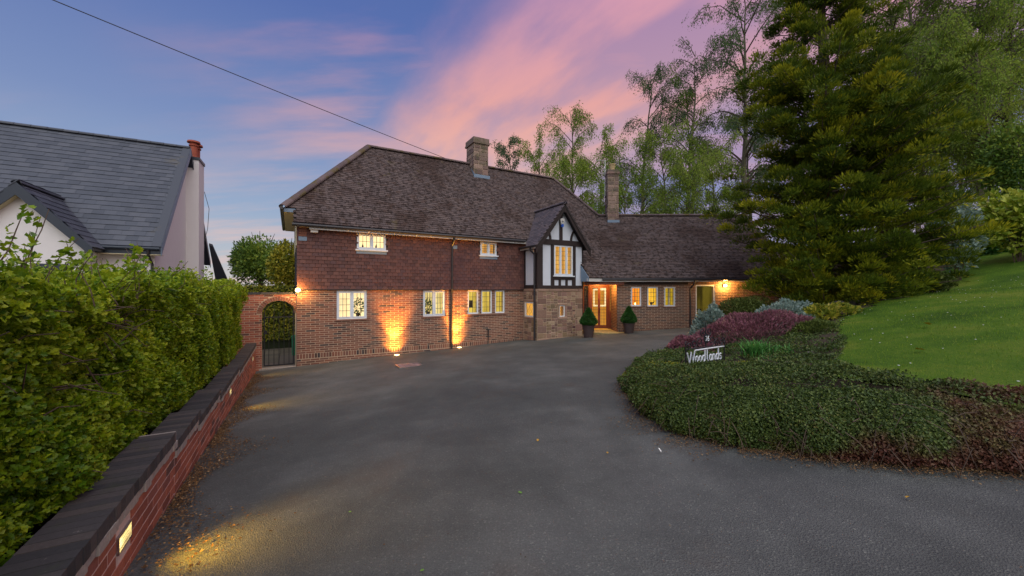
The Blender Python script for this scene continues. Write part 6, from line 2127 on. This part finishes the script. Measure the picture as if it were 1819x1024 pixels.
stroke(pp, 'digit', [[(mid - .045, Z1 + .195), (mid - .008, Z1 + .195), (mid - .035, Z1 + .115)]], .007, -.028)
stroke(pp, 'digit', [[(mid + .045, Z1 + .2), (mid + .015, Z1 + .15)] + arc(mid + .03, Z1 + .135, .018, .022, 180, 520, 12)], .007, -.028)
zb_, xh, cap = Z0 + .02, .105, .20
stroke(sg, 'letter', [[(.04, zb_ + cap * .9), (.10, zb_), (.145, zb_ + cap * .92), (.195, zb_ + .005), (.245, zb_ + cap + .01), (SWD - .02, zb_ + cap + .025)]], .013)
cur = .30
stroke(sg, 'letter', [arc(cur, zb_ + xh / 2, .034, xh / 2, 0, 360, 14)]); cur += .095
stroke(sg, 'letter', [arc(cur, zb_ + xh / 2, .034, xh / 2, 0, 360, 14)]); cur += .095
stroke(sg, 'letter', [arc(cur, zb_ + xh / 2, .034, xh / 2, 0, 360, 14), [(cur + .036, zb_), (cur + .036, zb_ + cap)]]); cur += .10
stroke(sg, 'letter', [[(cur, zb_ + cap), (cur, zb_ + .03), (cur + .03, zb_)]]); cur += .10
stroke(sg, 'letter', [arc(cur, zb_ + xh / 2, .034, xh / 2, 0, 360, 14), [(cur + .036, zb_), (cur + .036, zb_ + xh)]]); cur += .09
stroke(sg, 'letter', [[(cur - .03, zb_), (cur - .03, zb_ + xh)] + arc(cur, zb_ + xh * .6, .032, xh * .4, 160, 0, 8) + [(cur + .034, zb_)]]); cur += .10
stroke(sg, 'letter', [arc(cur, zb_ + xh / 2, .034, xh / 2, 0, 360, 14), [(cur + .036, zb_), (cur + .036, zb_ + cap)]]); cur += .10
stroke(sg, 'letter', [arc(cur, zb_ + xh * .74, .026, xh * .25, 30, 270, 8) + arc(cur, zb_ + xh * .26, .026, xh * .25, 90, -150, 8)])

# ------------------------------------------------------------------ small things
# manhole cover with four courses of brick infill
xm, ym = pt(727, 650, 12.0)[:2]
yv = 11.5
for _ in range(30):
    p_ = pt(727, 650, yv); yv += (p_[2] - D(p_[0], p_[1])) * 2
mx_ = pt(727, 650, yv); mx_[2] = float(D(mx_[0], mx_[1])) + .014
MF = (mx_, UX, WX, unit(np.array([-0.067, 0.0394, 1.0])))
mh = thing('manhole_cover', 'pinkish inset drain cover in the tarmac by the brick wall', 'drain cover', tuple(mx_))
MB().boxes(MF, [(-.31, .31, -.24, -.22, -.03, .008), (-.31, .31, .22, .24, -.03, .008), (-.31, -.29, -.22, .22, -.03, .008), (.29, .31, -.22, .22, -.03, .008)]).build('frame', M['stainless'], mh)
for i in range(4):
    for j in range(3):
        MB().box(MF, -.28 + i * .142, -.28 + i * .142 + .135, -.215 + j * .145, -.215 + j * .145 + .138, -.03, .004 + random.uniform(0, .003)).build('inset_paver', M['manhole'], mh)

# overhead line
A0, A1 = pt(110, 0, 8.5), at(HF, 5.75, RD, ZR + .06)
dirc = A0 - A1
q = np.linspace(0, 1.7, 40)
line = A1 + q[:, None] * dirc - (0.75 * q * (1.7 - q) * 0.16)[:, None] * EZ
tag(MB().tube(line, 0.011, 5).build('overhead_cable', M['darkmetal'], org=line[0]), 'thin dark overhead wire crossing the sky down to the main ridge', 'cable')

# plants and ornaments seen behind the windows
def pot_plant(x_, y_, z_, w_, h_, seed, label, mat='ivy'):
    base = at(HF, x_, y_, z_)
    rs = np.random.default_rng(seed)
    t_ = thing('houseplant', label, 'houseplant', tuple(base))
    n_ = 130
    d_ = unit(rs.normal(size=(n_, 3)))
    Pq = base + EZ * (h_ * .55) + d_ * [w_ * .5, w_ * .3, h_ * .45] * (rs.random(n_) ** .4)[:, None]
    tag(leaves(Pq, d_ + [0, 0, .3], rdir(n_), rs.uniform(.05, .1, n_), FOLD).build('crown', M['topiary'], t_), kind='stuff')
    MB().lathe(base, [(.05, 0), (.07, h_ * .2)], 10).build('pot', M['ornament'], t_)


q = win_g[0]
pot_plant(q[0] + (q[1] - q[0]) * .73, 0.22, q[2] + .06, .34, .62, 81, 'dark leafy houseplant behind the right pane of the wide window')
q = win_g[1]
pot_plant(q[0] + (q[1] - q[0]) * .30, 0.22, q[2] + .05, .26, .55, 82, 'leafy houseplant behind the left pane of the second window')
q = win_g[2]
b = MB().box(HF, q[0] + .07, q[1] - .12, .24, .27, q[2] + .22, q[2] + .50)
tag(b.build('picture_frame', M['ornament'], org=at(HF, q[0] + .1, .25, q[2] + .22)), 'dark square frame seen through the leftmost of three slim windows', 'picture')
q = win_f[0]
for i, (f_, lb) in enumerate(((.22, 'small bottle on the sill behind the left upper pane'), (.68, 'small bottle on the sill behind the right upper pane'))):
    c_ = at(HF, q[0] + (q[1] - q[0]) * f_, .08, q[2] + .045)
    tag(MB().lathe(c_, [(.025, 0), (.03, .08), (.012, .11), (.012, .14)], 10).build('bottle', M['ornament'], org=c_), lb, 'bottle', 'bottles in the upper window')
q = wwin[1]
c_ = at(FW, (q[0] + q[1]) / 2, .16, q[2] + .05)
b = MB().lathe(c_, [(.03, 0), (.06, .05), (.045, .1), (.02, .13)], 10)
b.tube([c_ + [.03, 0, .08], c_ + [.10, 0, .12], c_ + [.13, 0, .15]], [.03, .02, .005], 6)
b.tube([c_ + [-.03, 0, .08], c_ + [-.08, 0, .14]], [.025, .01], 6)
tag(b.build('bird_ornament', M['ornament'], org=c_), 'small dark bird-shaped ornament behind the middle wing window', 'ornament')
q = wwin[0]
c_ = at(FW, (q[0] + q[1]) / 2, .16, q[2] + .05)
tag(MB().lathe(c_, [(.02, 0), (.03, .03), (.03, .08), (.02, .09)], 10).build('candle', M['wallglow'], org=c_), 'small lit candle behind the left wing window', 'candle')

# bicycle behind the glazed door
bx, by, bz = gdoor[0] + .12, WY + .75, .52
bi = thing('bicycle', 'bicycle standing in the lit room behind the glazed door', 'bicycle', (bx, by, bz))


def ringt(c, r, rad):
    return [c + np.array([r * math.cos(a_), 0, r * math.sin(a_)]) for a_ in np.linspace(0, 6.2832, 29)], rad


for xk in (.1, 1.0):
    c_ = np.array([bx + xk, by, bz + .34])
    P_, r_ = ringt(c_, .31, .018)
    wh = MB().tube(P_, r_, 6, False).build('wheel', M['blackplastic'], bi)
    k = MB()
    for a_ in np.linspace(0, 6.283, 13)[:-1]:
        k.tube([c_, c_ + np.array([.3 * math.cos(a_), 0, .3 * math.sin(a_)])], .003, 3)
    k.build('spokes', M['stainless'], wh)
k = MB()
N_ = {'r': (.1, .34), 'b': (.48, .30), 's': (.36, .78), 'h': (.86, .74), 'f': (1.0, .34)}
g3 = lambda q_: np.array([bx + q_[0], by, bz + q_[1]])
for a_, b_ in (('r', 'b'), ('r', 's'), ('b', 's'), ('b', 'h'), ('s', 'h'), ('h', 'f')):
    k.tube([g3(N_[a_]), g3(N_[b_])], .016, 6)
k.tube([g3(N_['s']), g3((.33, .92))], .013, 6); k.tube([g3(N_['h']), g3((.83, .92))], .013, 6)
k.build('bicycle_frame', M['fascia'], bi)
MB().boxes((g3((.33, .92)), WF[1], WF[2], EZ), [(-.13, .12, -.06, .06, 0, .045)]).build('saddle', M['blackplastic'], bi)
MB().tube([g3((.70, .96)) + [0, -.25, 0], g3((.83, .95)) + [0, -.15, 0], g3((.83, .92)), g3((.83, .95)) + [0, .15, 0], g3((.70, .96)) + [0, .25, 0]], .012, 6).build('handlebar', M['stainless'], bi)
point('room_lamp', (gdoor[0] + .9, WY + 1.2, 2.45), 9, (1.0, .66, .16), .1, house)
